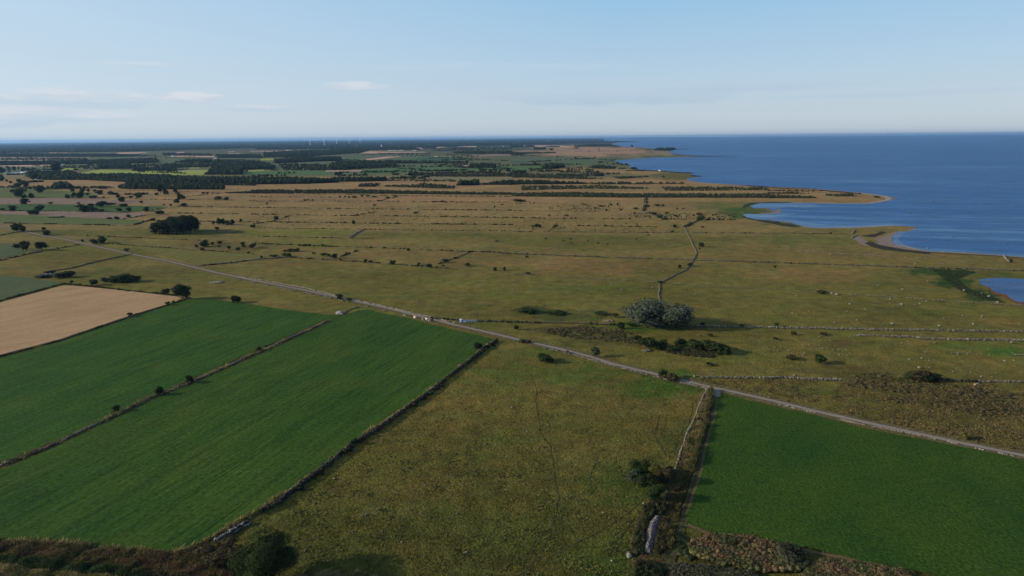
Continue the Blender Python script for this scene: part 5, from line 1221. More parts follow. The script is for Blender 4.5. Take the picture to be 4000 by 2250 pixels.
ribbon('bank_shadow', multi(('F', [(1232, 405), (1208, 600), (1155, 850), (1077, 1100), (968, 1440)]), ('E', [(832, 80), (757, 300), (672, 560), (607, 780), (575, 950)])), 1.5, .035, make_simple('painted_bank_shade', (.014, .014, .009), .4, .8), step=1.2, jit=.2)  # dark ribbon: the grass bank's shadow beside the track, painted as colour
bank_r = G2(multi(('F', [(1215, 405), (1190, 600), (1135, 850), (1055, 1100), (945, 1440)]), ('E', [(815, 80), (740, 300), (655, 560), (590, 780), (560, 950), (520, 1120)])))
grass_mass('tall_grass', 'tall dense grass edge of the bank shading the track', along(bank_r, .06, .45), 1.7, .5, [(.07, .075, .028), (.10, .09, .038)], 4, .15)
strip2 = multi(('E', [(640, 90), (800, 40), (720, 330), (650, 560), (590, 780), (560, 950), (510, 1150), (470, 1288), (200, 1288), (190, 1110), (160, 1000), (210, 780), (270, 620), (350, 560), (480, 560), (580, 350)]))
q_ = scatter_px(strip2, 7500)
heap_px = nat('E', [(400, 690), (460, 690), (470, 720), (440, 800), (430, 880), (400, 980), (370, 1060), (290, 1050), (300, 950), (315, 850), (335, 770), (370, 740)])
q_ = q_[~inside(heap_px, q_)]
grass_mass('tall_grass', 'rough weeds around the pale stone heap by the track', q_, 1.0, .6, BG_RUST + REED + [(.11, .09, .04)], 5)

def bramble(label, px, hm, cols, sz=.8, name='brambles'):
    xy = G2(px); n = len(xy)
    hh = hm * (.35 + .9 * fbm(xy[:, 0] / 6, xy[:, 1] / 6, 4, 3)) * rng.uniform(.7, 1.2, n)
    B = Build(); ca = np.asarray(cols, float)
    f2 = np.clip((fbm(xy[:, 0] / 4 + 9, xy[:, 1] / 4, 61, 3) - .28) / .44, 0, .999)
    ci = np.clip((f2 * len(ca) + rng.normal(0, .6, n)).astype(int), 0, len(ca) - 1)
    dr = ca[ci] * (.55 + .8 * fbm(xy[:, 0] / 2.5, xy[:, 1] / 2.5, 71, 3))[:, None]
    rs = sz * rng.uniform(.3, 1.0, n) ** 1.5 * 1.5
    B.add(*blobs(np.column_stack([xy, hh * .45]), np.column_stack([rs, rs * rng.uniform(.6, 1.1, n), hh * .55]), dr * rng.uniform(.8, 1.2, (n, 1)), 'ico', .5, .3))
    # leaf sprays over the lumps
    k = n * 6; i = rng.integers(0, n, k)
    v = rng.normal(0, 1, (k, 3)); v[:, 2] = abs(v[:, 2]); v /= np.linalg.norm(v, axis=1)[:, None]
    pos = np.column_stack([xy[i], hh[i] * .5]) + v * np.column_stack([np.full(k, sz * .9), np.full(k, sz * .9), hh[i] * .7])
    t1 = np.cross(v + rng.normal(0, .5, (k, 3)), rng.normal(0, 1, (k, 3))); t1 /= np.linalg.norm(t1, axis=1)[:, None]
    t2 = np.cross(v, t1); s = rng.uniform(.15, .32, (k, 1))
    V = np.stack([pos + t1 * s, pos - t1 * s * .5 + t2 * s, pos - t1 * s * .5 - t2 * s], 1).reshape(-1, 3)
    ii = np.arange(k) * 3
    B.add(V, np.stack([ii, ii + 1, ii + 2], 1), np.repeat(dr[i] * rng.uniform(.7, 1.35, (k, 1)), 3, axis=0))
    return link(name, B.mesh(name, M_LEAF), kind='stuff', label=label)
BR = [(.085, .085, .034), (.12, .105, .044), (.06, .070, .028), (.16, .125, .06), (.14, .095, .05)]
bramble('tangled brown and olive bramble mound below the right green field', scatter_px(nat('E', [(740, 1000), (800, 950), (1000, 895), (1400, 925), (1700, 1005), (1900, 1050), (1950, 1150), (1900, 1230), (1500, 1250), (1100, 1180), (800, 1090)]), 2000), 1.5, BR)
bramble('tall grey-green bramble clump throwing a dark shadow at the mound end', scatter_px(nat('E', [(1620, 1010), (1860, 1040), (1900, 1120), (1880, 1200), (1700, 1180)]), 500), 2.6, [(.05, .055, .03), (.07, .07, .045), (.035, .04, .02)])
bramble('grey-green weeds along the bottom edge right of the track', scatter_px(nat('E', [(560, 1230), (620, 1185), (900, 1195), (1400, 1265), (1450, 1330), (540, 1330)]), 900), 1.0, [(.075, .075, .045), (.05, .055, .028), (.10, .09, .06)])
bramble('olive weeds at the bottom right of the bramble mound', scatter_px(nat('E', [(1950, 1200), (2100, 1120), (2576, 1180), (3000, 1250), (3000, 1340), (1850, 1340)]), 1500), .8, BR)
bramble('green weeds between track and bramble mound', scatter_px(nat('E', [(640, 880), (760, 960), (830, 1090), (760, 1120), (640, 1060)]), 260), .6, [(.04, .055, .022), (.05, .062, .03)])
bramble('dark bushes wrapping the upper end of the pale stone heap', scatter_px(nat('E', [(290, 620), (370, 590), (500, 600), (510, 650), (470, 690), (400, 680), (340, 740), (300, 700)]), 260), 1.8, [(.03, .036, .016), (.045, .045, .02)])
bramble('dark bushes along the left side of the pale stone heap', scatter_px(nat('E', [(300, 720), (330, 760), (310, 850), (295, 960), (285, 1050), (220, 1060), (170, 990), (230, 850), (260, 760)]), 330), 1.4, [(.035, .042, .018), (.05, .052, .022)])
bramble('dark brown bush row right of the pale stone heap', scatter_px(nat('E', [(450, 740), (490, 720), (560, 800), (540, 950), (470, 1060), (400, 1050), (430, 900)]), 280), 1.0, [(.05, .05, .022), (.065, .052, .026)])
bramble('black-green bush at the bottom edge left of the track', scatter_px(nat('E', [(220, 1190), (300, 1170), (440, 1190), (500, 1250), (450, 1330), (200, 1330)]), 330), 1.9, [(.028, .034, .016), (.04, .042, .018)])
bramble('russet thicket undergrowth beside the pale wall', scatter_px(nat('E', [(540, 370), (640, 330), (700, 360), (640, 420), (560, 430)]), 110), .9, BR)
bramble('heather and sedge on the meadow left of the willow clump', scatter_px(nat('B2', [(300, 740), (700, 700), (1100, 740), (1250, 800), (1250, 880), (1000, 860), (700, 830), (400, 800)]), 520), .35, [(.085, .078, .038), (.10, .085, .044), (.07, .07, .032)], .9, 'heather')
bramble('dark heather patches on the right-hand meadow', scatter_px(nat('B3', [(750, 1300), (900, 1180), (1200, 1170), (1500, 1250), (1900, 1290), (2300, 1370), (2576, 1400), (2576, 1448), (1900, 1400), (1200, 1360)]), 330), .28, [(.10, .08, .04), (.12, .095, .045), (.08, .068, .034)], .9, 'heather')
bramble('dark heather below the thorny thicket near the right road', scatter_px(nat('HH', [(560, 100), (900, 80), (1100, 60), (1500, 110), (1642, 200), (1642, 260), (1300, 240), (900, 160), (650, 140)]), 280), .28, [(.10, .08, .04), (.12, .095, .045), (.075, .065, .03)], .8, 'heather')
bramble('low weeds on the wet ground beside the pond', scatter_px(nat('B3', [(1640, 130), (1900, 140), (2100, 160), (1900, 230), (2000, 320), (2200, 400), (2400, 470), (2150, 440), (1900, 330), (1750, 220)]), 1300), .35, [(.03, .055, .02), (.035, .048, .02), (.045, .06, .025)], 1.0, 'marsh_plants')
bramble('scrubby patch below the dark willow clump', scatter_px(nat('B2', [(1520, 940), (1700, 930), (1900, 960), (2100, 985), (2000, 1020), (1700, 1000), (1540, 970)]), 330), .5, [(.045, .048, .022), (.06, .055, .028)], .9, 'heather')

# tussocks over the pastures
def tussocks(label, poly, n, hm, wm, cols):
    px = scatter_px(poly, n)
    xy = G2(px)
    keep_ = fbm(xy[:, 0] / 7, xy[:, 1] / 7, 77, 3) > rng.uniform(.3, .62, n)
    grass_mass('tussocks', label, px[keep_], hm, wm, cols, 3, .5)
past = multi(('B2', [(-100, 880), (0, 870), (500, 985), (1000, 1110), (1500, 1245), (1960, 1350)]), ('F', [(1080, 520), (1000, 740), (890, 1010), (820, 1220), (750, 1400)]),
             ('E', [(560, 300), (480, 580), (280, 600), (200, 800), (130, 1000), (160, 1288)]), ('N', [(2440, 2330), (1450, 2330)]), ('G', [(2300, 1070), (1900, 1050), (1400, 950), (1200, 700), (700, 650), (1000, 400), (1100, 310)]),
             ('C1', [(420, 600), (800, 305), (1250, 0)]), ('B1', [(1680, 1448), (2120, 1110), (2420, 900)]))
tussocks('grass tussocks all over the brown pasture between the green fields', past, 17000, .22, .7, [(.12, .115, .036), (.14, .13, .044), (.10, .105, .032), (.09, .10, .028)])
tussocks('grass tussocks on the heath right of the gravel road', multi(('F', [(1500, 400), (1000, 290), (950, 250), (2576, 260), (2576, 640)]), ('B3', [(740, 1260), (2576, 1290)]), ('N', [(4100, 1790)]), ('HH', [(1642, 520), (700, 325), (0, 170)])), 14000, .34, .8, [(.15, .115, .05), (.12, .10, .042), (.09, .075, .034)])

# ------------------------------------------------------------------ stone heaps
def stone_heap(label, t, pts, n, size, cols, hm, group=None, dense=None):
    px = nat(t, pts); q = scatter_px(px, n); xy = G2(q)
    c = G2(px).mean(0)
    ext = np.array(G2(px)); 
    # height of the mound falls off to the outline
    P = ext; 
    dmin = np.full(n, 1e9)
    for i in range(len(P)):
        a, b = P[i], P[(i + 1) % len(P)]
        ab = b - a; tt = np.clip(((xy - a) @ ab) / (ab @ ab + 1e-9), 0, 1)
        dmin = np.minimum(dmin, np.linalg.norm(xy - (a + tt[:, None] * ab), axis=1))
    z = hm * np.clip(dmin / (dmin.max() + 1e-9), 0, 1) ** .7
    root = link('stone_heap', None, label=label, cat='stone heap', group=group, loc=(c[0], c[1], 0))
    B = Build(); B.add(*blobs(np.column_stack([xy, z]), size * rng.uniform(.35, .8, (n, 3)), pick(cols, n, .2), 'cube', .35))
    o = link('stones', B.mesh('stones', M_STONE), parent=root, kind='stuff'); o.matrix_parent_inverse = Matrix.Translation(-root.location)
stone_heap('long heap of small pale cleared stones by the grassy track', 'E', [(400, 690), (460, 690), (470, 720), (440, 800), (430, 880), (400, 980), (370, 1060), (290, 1050), (300, 950), (315, 850), (335, 770), (370, 740)], 1700, .42, [(.19, .17, .155), (.13, .12, .115), (.24, .21, .195), (.07, .065, .065)], 1.2)
stone_heap('grey stone heap beside the small wall near the road', 'B1', [(800, 572), (850, 560), (890, 572), (870, 590), (820, 588)], 260, .6, [(.34, .31, .29), (.25, .23, .22)], 1.2)
stone_heap('dark grey stone heap above the blue-green crop', 'B0', [(400, 195), (480, 165), (550, 170), (600, 195), (480, 215)], 420, .9, [(.16, .14, .14), (.22, .2, .19)], 1.5)
stone_heap('blue-grey stone heap on the meadow left of the road', 'B0', [(2100, 268), (2190, 262), (2230, 255), (2265, 265), (2200, 275)], 160, .8, [(.2, .19, .19), (.28, .26, .25)], .8)
stone_heap('pale broken stone patch under the dark willow clump', 'B2', [(1300, 945), (1380, 938), (1400, 955), (1330, 965)], 110, .55, STONE_PALE, .4)
stone_heap('pinkish stones at the bottom edge right of the track', 'E', [(960, 1250), (1040, 1245), (1070, 1288), (980, 1300)], 160, .35, [(.45, .38, .34), (.36, .31, .28)], .5)
stone_heap('pale stones left of the bottom end of the stone heap', 'E', [(130, 1060), (160, 1050), (170, 1090), (140, 1105)], 22, .7, STONE_PALE, .4)
stone_heap('pale stones below the large round tree at the cereal field corner', 'B0', [(1840, 425), (1900, 415), (1900, 430), (1850, 436)], 60, .8, STONE_PALE, .7)
stone_heap('dark stones by the wall of the round trees at left', 'A0', [(290, 1265), (330, 1245), (440, 1240), (380, 1258)], 130, 1.1, STONE_DARK, .9)
stone_heap('pinkish stones above the upright bush left of the willows', 'B2', [(920, 650), (1000, 640), (1020, 655), (950, 665)], 60, .6, [(.3, .22, .18)], .3)

# ------------------------------------------------------------------ boulders
BM = []
for k in range(6):
    B = Build(); r_ = rng; V, F_, C_ = blobs(np.zeros((1, 3)), np.array([[.5, .42, .38]]), np.array([[.34, .315, .275]]), 'ico', .16, .1)
    # one round of splitting for a rounder stone with bumps
    mid = {}; Vl = list(V); Fl = []
    def mp_(a, b):
        kk = (min(a, b), max(a, b))
        if kk not in mid:
            m_ = (Vl[a] + Vl[b]) / 2; m_ = m_ * (1 + rng.uniform(.02, .16)); mid[kk] = len(Vl); Vl.append(m_)
        return mid[kk]
    for a, b, c in F_:
        ab, bc, ca = mp_(a, b), mp_(b, c), mp_(c, a); Fl += [(a, ab, ca), (b, bc, ab), (c, ca, bc), (ab, bc, ca)]
    Vl = np.array(Vl)
    B.add(Vl, np.array(Fl), np.tile((.20, .182, .15), (len(Vl), 1)) * rng.uniform(.8, 1.15, (len(Vl), 1)))
    BM.append(B.mesh('boulder_mesh', M_STONE))
def boulder(t, x, y, wpx, label, group=None, hf=.75, z=0):
    ox, oy, s = TILES[t]
    p = G2([(ox + x / s, oy + y / s)])[0]; wm = .72 * wpx / s * dist(p) / FPX
    o = link('boulder', BM[random.randrange(6)], label=label, cat='boulder', group=group, loc=(p[0], p[1], wm * .2 + z))
    o.scale = (wm, wm * random.uniform(.7, 1), wm * hf * random.uniform(.8, 1.2)); o.rotation_euler.z = random.uniform(0, 6.28)
def bseries(t, phrase, group, items, z=0, kindname='boulder'):
    items = sorted(items); ws = sorted(i[2] for i in items); med = ws[len(ws) // 2]
    for k, (x, y, w_) in enumerate(items):
        ad = 'big pale' if w_ > med * 1.25 else 'small pale' if w_ < med * .8 else 'pale'
        o = ORD[k] if k < 15 else 'last'
        if k == len(items) - 1 and k: o = 'rightmost'
        boulder(t, x, y, w_, fit('%s %s %s, %s' % (ad, kindname, phrase, o), '%s %s, %s' % (kindname, phrase, o)), group, z=z)
bseries('B3', 'scattered between the two long walls, upper right', 'boulders between the walls', [(668, 673, 30), (710, 660, 18), (893, 648, 34), (1250, 688, 52), (1725, 707, 40), (2065, 688, 36), (2160, 615, 44), (1770, 628, 22), (2530, 690, 26), (1955, 600, 22), (795, 563, 32), (425, 612, 20), (245, 575, 26)])
bseries('B3', 'strewn just below the upper long wall', 'boulders below the upper wall', [(1345, 493, 46), (1310, 490, 24), (823, 485, 34), (785, 475, 20), (1228, 438, 30), (1595, 458, 24), (1530, 483, 34), (285, 408, 36), (1480, 492, 24)])
bseries('B3', 'on or above the upper long wall', 'boulders above the upper wall', [(640, 382, 46), (690, 392, 50), (880, 385, 30), (505, 345, 30), (1355, 340, 36), (1110, 298, 26), (1975, 352, 46), (1600, 252, 20), (2150, 378, 22), (2225, 412, 40), (2310, 470, 34)])
bseries('B3', 'in the lower left of the right meadow near the leafy tree', 'boulders near the leafy tree', [(180, 1012, 30), (210, 955, 36), (98, 957, 26), (70, 922, 16), (180, 922, 16), (345, 900, 20), (412, 892, 26), (350, 995, 30), (715, 995, 30), (365, 985, 26), (795, 1000, 18)])
bseries('B3', 'in the short stone row above the leafy tree', 'short stone row', [(430, 932, 20), (460, 932, 16), (485, 932, 24), (525, 932, 30), (550, 934, 30), (650, 942, 20), (708, 943, 24), (790, 944, 20)])
bseries('B3', 'on the green grass below the thick wall', 'boulders below the thick wall', [(1288, 888, 22), (1350, 881, 36), (1412, 860, 22), (1680, 873, 20), (2455, 876, 46), (1545, 1033, 30), (1620, 1052, 20), (1680, 1050, 18), (1420, 1043, 34), (2380, 1057, 30), (2478, 1055, 24), (1225, 850, 20)])
bseries('B3', 'around the thorny thicket', 'boulders around the thicket', [(1520, 1128, 44), (1622, 1128, 24), (1865, 1167, 30), (2040, 1173, 26), (2145, 1220, 40), (265, 1205, 40), (1110, 1035, 20), (2255, 1220, 22), (175, 1212, 26)])
boulder('B3', 920, 803, 42, 'big round boulder ending the thick pale wall on its left'); boulder('B3', 1515, 824, 40, 'big boulder at the kink of the thick pale wall'); boulder('B3', 2380, 762, 36, 'boulder resting on the long pale wall near the right edge')
bseries('B2', 'on the meadow left of the winding wall', 'boulders left of the winding wall', [(1415, 325, 36), (1105, 347, 38), (1148, 243, 34), (1025, 240, 26), (990, 275, 24), (1520, 157, 28), (1000, 295, 26), (55, 130, 28), (1165, 137, 18), (930, 272, 20), (560, 362, 20)])
bseries('B2', 'on the meadow right of the winding wall', 'boulders right of the winding wall', [(1918, 195, 20), (1790, 268, 22), (2095, 170, 22), (2100, 205, 18), (2260, 265, 18), (2490, 210, 26), (2430, 210, 16)])
boulder('B2', 2015, 1195, 24, 'pale boulder just above the wall right of the junction'); boulder('B2', 1777, 1292, 30, 'upright pale stone post at the roadside left of the junction', hf=1.6)
bseries('A3', 'on the green meadow under the lagoon', 'boulders under the lagoon', [(455, 1242, 22), (625, 1270, 20), (208, 1205, 30), (1480, 1368, 28), (1757, 1368, 26), (1828, 1352, 22), (1967, 1358, 20), (625, 1158, 16)])
bseries('A2', 'on the green meadow by the winding wall', 'boulders by the winding wall', [(2098, 1140, 24), (2145, 1218, 32), (1550, 1178, 34), (2275, 1148, 22), (460, 1217, 34), (2230, 1130, 16), (595, 1215, 14), (335, 1230, 14)])
bseries('C1', 'in the little boulder group on the brown pasture', 'little boulder group', [(1065, 840, 26), (1108, 835, 44), (1158, 847, 26), (1215, 824, 22)])
bseries('C1', 'lying singly on the brown pasture', 'single pasture boulders', [(1700, 537, 34), (2020, 824, 32), (2080, 540, 22), (2160, 522, 24), (715, 652, 16), (1920, 862, 14), (1218, 675, 14), (918, 528, 14), (2050, 526, 16)])
bseries('C2', 'lying at the bottom of the brown pasture', 'lower pasture boulders', [(378, 935, 16), (1003, 1404, 28), (457, 1280, 20), (772, 1262, 14), (268, 1248, 18), (405, 955, 12), (575, 1362, 18)])
boulder('G', 705, 785, 78, 'big grey boulder between the brown bush and the round shrub tree'); boulder('G', 1240, 275, 20, 'small pale stone at the foot of the shaded wall'); 
bseries('A3', 'standing in the shallow sea off the lagoon', 'boulders in the sea', [(1440, 857, 30), (817, 842, 14), (585, 806, 12), (510, 806, 12), (1175, 970, 14), (1500, 1022, 12), (1665, 742, 22), (560, 850, 12)], z=.1)
bseries('A3', 'standing in the water of the near bay', 'boulders in the near bay', [(1250, 1095, 22), (1860, 1100, 26), (1605, 1140, 18), (1240, 1110, 16), (1350, 1160, 14), (2415, 1160, 22), (2145, 1140, 14), (1800, 1095, 18), (1605, 1215, 30)], z=.1)
boulder('B3', 2220, 250, 22, 'pale boulder standing in the pond near its left end', z=.1)
# stony shore fringes
sh = []
for t, pts in [('K', [(430, 460), (600, 468), (780, 500), (900, 540), (1020, 548)]), ('A3', [(1400, 1192), (1500, 1222), (1620, 1242), (1900, 1252), (2300, 1277), (2576, 1298)]), ('K', [(2240, 602), (2140, 690), (2165, 770), (2300, 815), (2450, 850)]),
               ('K', [(2380, 605), (2510, 545)]), ('A3', [(1000, 660), (1180, 690), (1300, 700), (1180, 740)]), ('K', [(280, 345), (450, 320), (560, 310), (520, 285)]), ('K', [(860, 310), (960, 300)])]:
    q = smooth_line(G2(nat(t, pts)), step=1.1, jit=1.0); sh.append(px_of(q + rng.normal(0, 3.5, q.shape))[::2])
mass('shore_stones', 'rows of small pale stones along the waterline', np.concatenate(sh), .5, [(.24, .21, .18), (.3, .27, .24), (.16, .14, .12)], .9, .5, 'cube', .8, .3, M_STONE)
# little stones dotted over meadow
dots = np.concatenate([scatter_px(nat('B3', [(0, 350), (2576, 480), (2576, 1250), (0, 1200)]), 150), scatter_px(nat('A3', [(0, 1080), (900, 1080), (1500, 1250), (2576, 1330), (2576, 1448), (0, 1448)]), 150), scatter_px(nat('B2', [(0, 0), (2576, 0), (2576, 650), (1900, 650), (1800, 450), (0, 500)]), 120), scatter_px(nat('A2', [(0, 1070), (2576, 1070), (2576, 1448), (0, 1448)]), 140), scatter_px(past, 45)])
mass('meadow_stones', 'small pale stones dotted over the meadows', dots, .30, STONE_PALE, .55, .5, 'cube', .9, .3, M_STONE)

# ------------------------------------------------------------------ wind turbines
WHITE = (.80, .80, .80)
def turbine_parts():
    B = Build(); th = np.linspace(0, 1, 8); B.tube([(0, 0, z) for z in np.linspace(-.5, 80, 8)], 2.3 - th * 1.0, WHITE, 12); tw = B.mesh('tower', M_PAINT)
    B = Build(); B.tube([(0, 5, 81.5), (0, 3, 81.5), (0, -3.5, 81.5), (0, -4.5, 81.5)], [1.2, 1.9, 1.8, 1.2], WHITE, 8); na = B.mesh('nacelle', M_PAINT)
    B = Build(); B.tube([(0, -4.4, 81.5), (0, -5.6, 81.5), (0, -6.6, 81.5)], [1.5, 1.3, .2], WHITE, 8); hu = B.mesh('hub', M_PAINT)
    B = Build()
    L_ = 44.0
    for s0, s1, c0, c1, t0, t1 in [(1, 5, 1.4, 1.6, 1.2, 1.0), (5, 12, 1.6, 3.0, 1.0, .6), (12, 28, 3.0, 1.9, .6, .35), (28, L_, 1.9, .5, .35, .12)]:
        V = []
        for z, c, t in ((s0, c0, t0), (s1, c1, t1)):
            V += [(-c * .35, 0, z), (0, -t * .5, z), (c * .65, 0, z), (0, t * .5, z)]
        B.add(np.array(V), [(0, 1, 5, 4), (1, 2, 6, 5), (2, 3, 7, 6), (3, 0, 4, 7), (0, 3, 2, 1), (4, 5, 6, 7)], WHITE)
    bl_ = B.mesh('blade', M_PAINT)
    return tw, na, hu, bl_
TP = turbine_parts()
def turbine(t, x, y, rot, label, sc=1.0, yaw=0.0, group='wind turbines on the skyline'):
    p = G2(nat(t, [(x, y)]))[0]
    root = link('wind_turbine', None, label=label, cat='wind turbine', group=group, loc=(p[0], p[1], 0)); sc = sc * dist(p) / FPX / 81.5; root.scale = (sc * 1.4, sc * 1.4, sc)
    root.rotation_euler.z = yaw
    link('tower', TP[0], parent=root); link('nacelle', TP[1], parent=root); link('hub', TP[2], parent=root)
    for k in range(3):
        b = link('blade', TP[3], parent=root, loc=(0, -5.4, 81.5)); b.rotation_euler = (0, R(rot + 120 * k), 0)
turbine('D1', 2068, 143, -58, 'leftmost of the five near white wind turbines on the skyline', 25.5, .25)
turbine('D1', 2272, 146, -50, 'second from the left of the five near white wind turbines', 26.5, .2)
turbine('D1', 2452, 126, -60, 'middle one of the five near white wind turbines', 21, .2)
turbine('D2', 237, 150, -62, 'fourth from the left of the five near white wind turbines', 19.5, .2)
turbine('D2', 392, 138, -45, 'rightmost of the five near white wind turbines', 18.5, .1)
for k, (x, rt) in enumerate([(1340, 20), (1352, 70), (1366, 45), (1378, 10), (1391, 90)]):
    turbine('D2', x, 101, rt, 'tiny hazy wind turbine in the distant cluster of five, %s' % (ORD[k] if k < 4 else 'rightmost'), 10.5, .1, 'distant cluster of wind turbines')
turbine('D2', 2337, 100, 0, 'lone tiny wind turbine on the skyline near the coast', 8.5, 1.2, None)
turbine('D2', 848, 105, 30, 'faint tiny wind turbine between the near row and the distant cluster', 7, .1, None)

# ------------------------------------------------------------------ far buildings
def house(t, x, y, wpx, hpx, label, wall=(.75, .75, .73), roof=(.3, .12, .08), cat='building', name='farm_building', deep=None, tower=False):
    p = G2(nat(t, [(x, y)]))[0]; D = dist(p); s = TILES[t][2]
    wm = wpx / s * D / FPX; hm = hpx / s * D / FPX
    root = link(name, None, label=label, cat=cat, loc=(p[0], p[1], 0))
    d = deep or min(wm, 10); e_ = hm * (.62 if not tower else .75)
    B = Build(); B.box((0, 0, e_ / 2), (wm, d, e_), wall); link('wall', B.mesh('wall', M_PAINT), parent=root)
    B = Build(); x2, y2 = wm / 2 + .3, d / 2 + .4
    if tower: B.add(np.array([(-x2, -y2, e_), (x2, -y2, e_), (x2, y2, e_), (-x2, y2, e_), (0, 0, hm)]), [(0, 1, 4), (1, 2, 4), (2, 3, 4), (3, 0, 4), (0, 3, 2), (0, 2, 1)], roof)
    else: B.add(np.array([(-x2, -y2, e_ - .1), (x2, -y2, e_ - .1), (x2, y2, e_ - .1), (-x2, y2, e_ - .1), (-x2, 0, hm), (x2, 0, hm)]), [(0, 1, 5), (0, 5, 4), (2, 3, 4), (2, 4, 5), (1, 2, 5), (3, 0, 4), (0, 3, 2), (0, 2, 1)], roof)
    link('roof', B.mesh('roof', M_PAINT), parent=root)
    if wm > 6:
        B = Build(); k = max(2, int(wm / 5))
        for i in range(k): B.box((-wm / 2 + wm * (i + .5) / k, -d / 2 - .03, e_ * .5), (1.1, .08, 1.2), (.08, .09, .1))
        link('windows', B.mesh('windows', M_PAINT), parent=root)
house('D2', 1480, 340, 36, 9, 'long white barn on the edge of the far teal field', (.85, .85, .85), (.8, .82, .85))
house('D0', 352, 505, 60, 16, 'white roofed farm shed beside the far left lake', (.12, .12, .13), (.75, .8, .88), deep=25)
house('D3', 2126, 583, 26, 16, 'small white cabin on the far shore of the bay', (.9, .9, .88), (.85, .85, .82))
house('D2', 698, 196, 9, 30, 'white church tower above the far wood', (.85, .83, .82), (.75, .7, .7), 'church tower', 'church_tower', tower=True)
house('D2', 705, 196, 22, 14, 'white nave beside the far church tower', (.8, .78, .78), (.35, .2, .17), 'church')
house('D2', 333, 190, 48, 10, 'long white hall left of the far church tower', (.85, .85, .88), (.75, .77, .8))
for k, (x, w_) in enumerate([(820, 44), (858, 22), (900, 34), (948, 20), (990, 40), (1155, 26), (1190, 22)]):
    house('D2', x, 252, w_, 7, 'low white greenhouse in the row above the far straw fields, %s' % (ORD[k] if k < 6 else 'rightmost'), (.8, .8, .78), (.75, .75, .72), 'greenhouse', 'greenhouse')
house('D1', 715, 332, 36, 12, 'pale farmhouse by the far dark wood', (.6, .58, .52), (.45, .42, .38))
house('D1', 1530, 285, 8, 20, 'narrow white silo in the far wood', (.8, .8, .8), (.6, .6, .6), 'silo', 'silo', tower=True)
house('D0', 530, 608, 34, 16, 'white house half hidden in the far left trees', (.8, .8, .82), (.4, .35, .33))
house('D3', 178, 230, 12, 22, 'tiny white far tower behind the coastal wood', (.7, .72, .75), (.6, .6, .6), 'tower', 'far_tower', tower=True)
house('D2', 2450, 205, 14, 24, 'faint grey tower in the far wood near the coast', (.45, .42, .4), (.3, .3, .3), 'tower', 'far_tower', tower=True)
house('D1', 1745, 212, 30, 7, 'pale barn below the leftmost turbine', (.7, .65, .6), (.6, .5, .45))
house('D0', 2490, 262, 50, 9, 'white farm halls at the edge of the far left wood', (.8, .8, .82), (.7, .7, .75))
house('D0', 905, 381, 60, 7, 'long pale shed at the end of the salmon field', (.6, .6, .62), (.7, .72, .76))

# ------------------------------------------------------------------ cattle and pen
def cow_mesh(col, patch, name):
    me = bpy.data.meshes.new(name + '_skeleton')
    v = [(0, 0, 1.05), (-.55, 0, 1.05), (.5, 0, 1.08), (.85, 0, 1.15), (1.1, 0, 1.22), (1.38, 0, 1.02),
         (.42, .22, .75), (.42, .24, .4), (.42, .24, .03), (.42, -.22, .75), (.48, -.24, .4), (.45, -.24, .03),
         (-.62, .22, .8), (-.72, .24, .45), (-.66, .24, .03), (-.62, -.22, .8), (-.74, -.24, .45), (-.68, -.24, .03), (-.82, 0, 1.1), (-.9, 0, .6), (1.1, .18, 1.25), (1.1, -.18, 1.25)]
    e_ = [(0, 1), (0, 2), (2, 3), (3, 4), (4, 5), (2, 6), (6, 7), (7, 8), (2, 9), (9, 10), (10, 11), (1, 12), (12, 13), (13, 14), (1, 15), (15, 16), (16, 17), (1, 18), (18, 19), (4, 20), (4, 21)]
    me.from_pydata(v, e_, [])
    o = bpy.data.objects.new('tmp', me); COL.objects.link(o)
    m = o.modifiers.new('skin', 'SKIN')
    rad = [.36, .33, .34, .2, .15, .09, .16, .08, .06, .16, .08, .06, .18, .09, .06, .18, .09, .06, .06, .035, .05, .05]
    for i, r_ in enumerate(rad): me.skin_vertices[0].data[i].radius = (r_, r_)
    me.skin_vertices[0].data[0].use_root = True
    o.modifiers.new('sub', 'SUBSURF').levels = 1
    dg = bpy.context.evaluated_depsgraph_get()
    ev = bpy.data.meshes.new_from_object(o.evaluated_get(dg)); ev.name = name
    bpy.data.objects.remove(o)
    n = len(ev.vertices); co = np.zeros(n * 3); ev.vertices.foreach_get('co', co); co = co.reshape(-1, 3)
    f = fbm(co[:, 0] * 2.2 + 3, co[:, 2] * 2.0 + co[:, 1] * 2, 8, 2) > .52
    C = np.where(f[:, None], np.array(patch), np.array(col)) * np.ones((n, 3))
    a = ev.color_attributes.new('Col', 'FLOAT_COLOR', 'POINT'); a.data.foreach_set('color', np.column_stack([C, np.ones(n)]).ravel())
    ev.materials.clear(); ev.materials.append(M_PAINT)
    return ev
CWH = cow_mesh((.72, .66, .55), (.6, .54, .44), 'white_cow_body'); CPB = cow_mesh((.70, .64, .54), (.10, .05, .03), 'patched_cow_body')
CDK = cow_mesh((.035, .026, .02), (.05, .035, .025), 'dark_cow_body'); CBR = cow_mesh((.30, .085, .035), (.65, .58, .5), 'brown_cow_body')
def cow(t, x, y, me, rz, label, group=None, sc=1.0):
    p = G2(nat(t, [(x, y)]))[0]
    o = link('cow', me, label=label, cat='cow', group=group, loc=(p[0], p[1], 0)); o.rotation_euler.z = rz; o.scale = (sc, sc, sc)
gc = 'cattle by the gravel road'
cow('J', 300, 258, CPB, .5, 'white and brown cow at the left end of the herd by the gravel road', gc, 1.2)
cow('J', 570, 325, CWH, -.9, 'white cow second from the left in the herd, facing the green field', gc, 1.25)
cow('J', 800, 370, CPB, .8, 'white faced brown cow third from the left in the roadside herd', gc, 1.15)
cow('J', 905, 378, CWH, 2.2, 'bright white cow fourth from the left in the roadside herd', gc, 1.3)
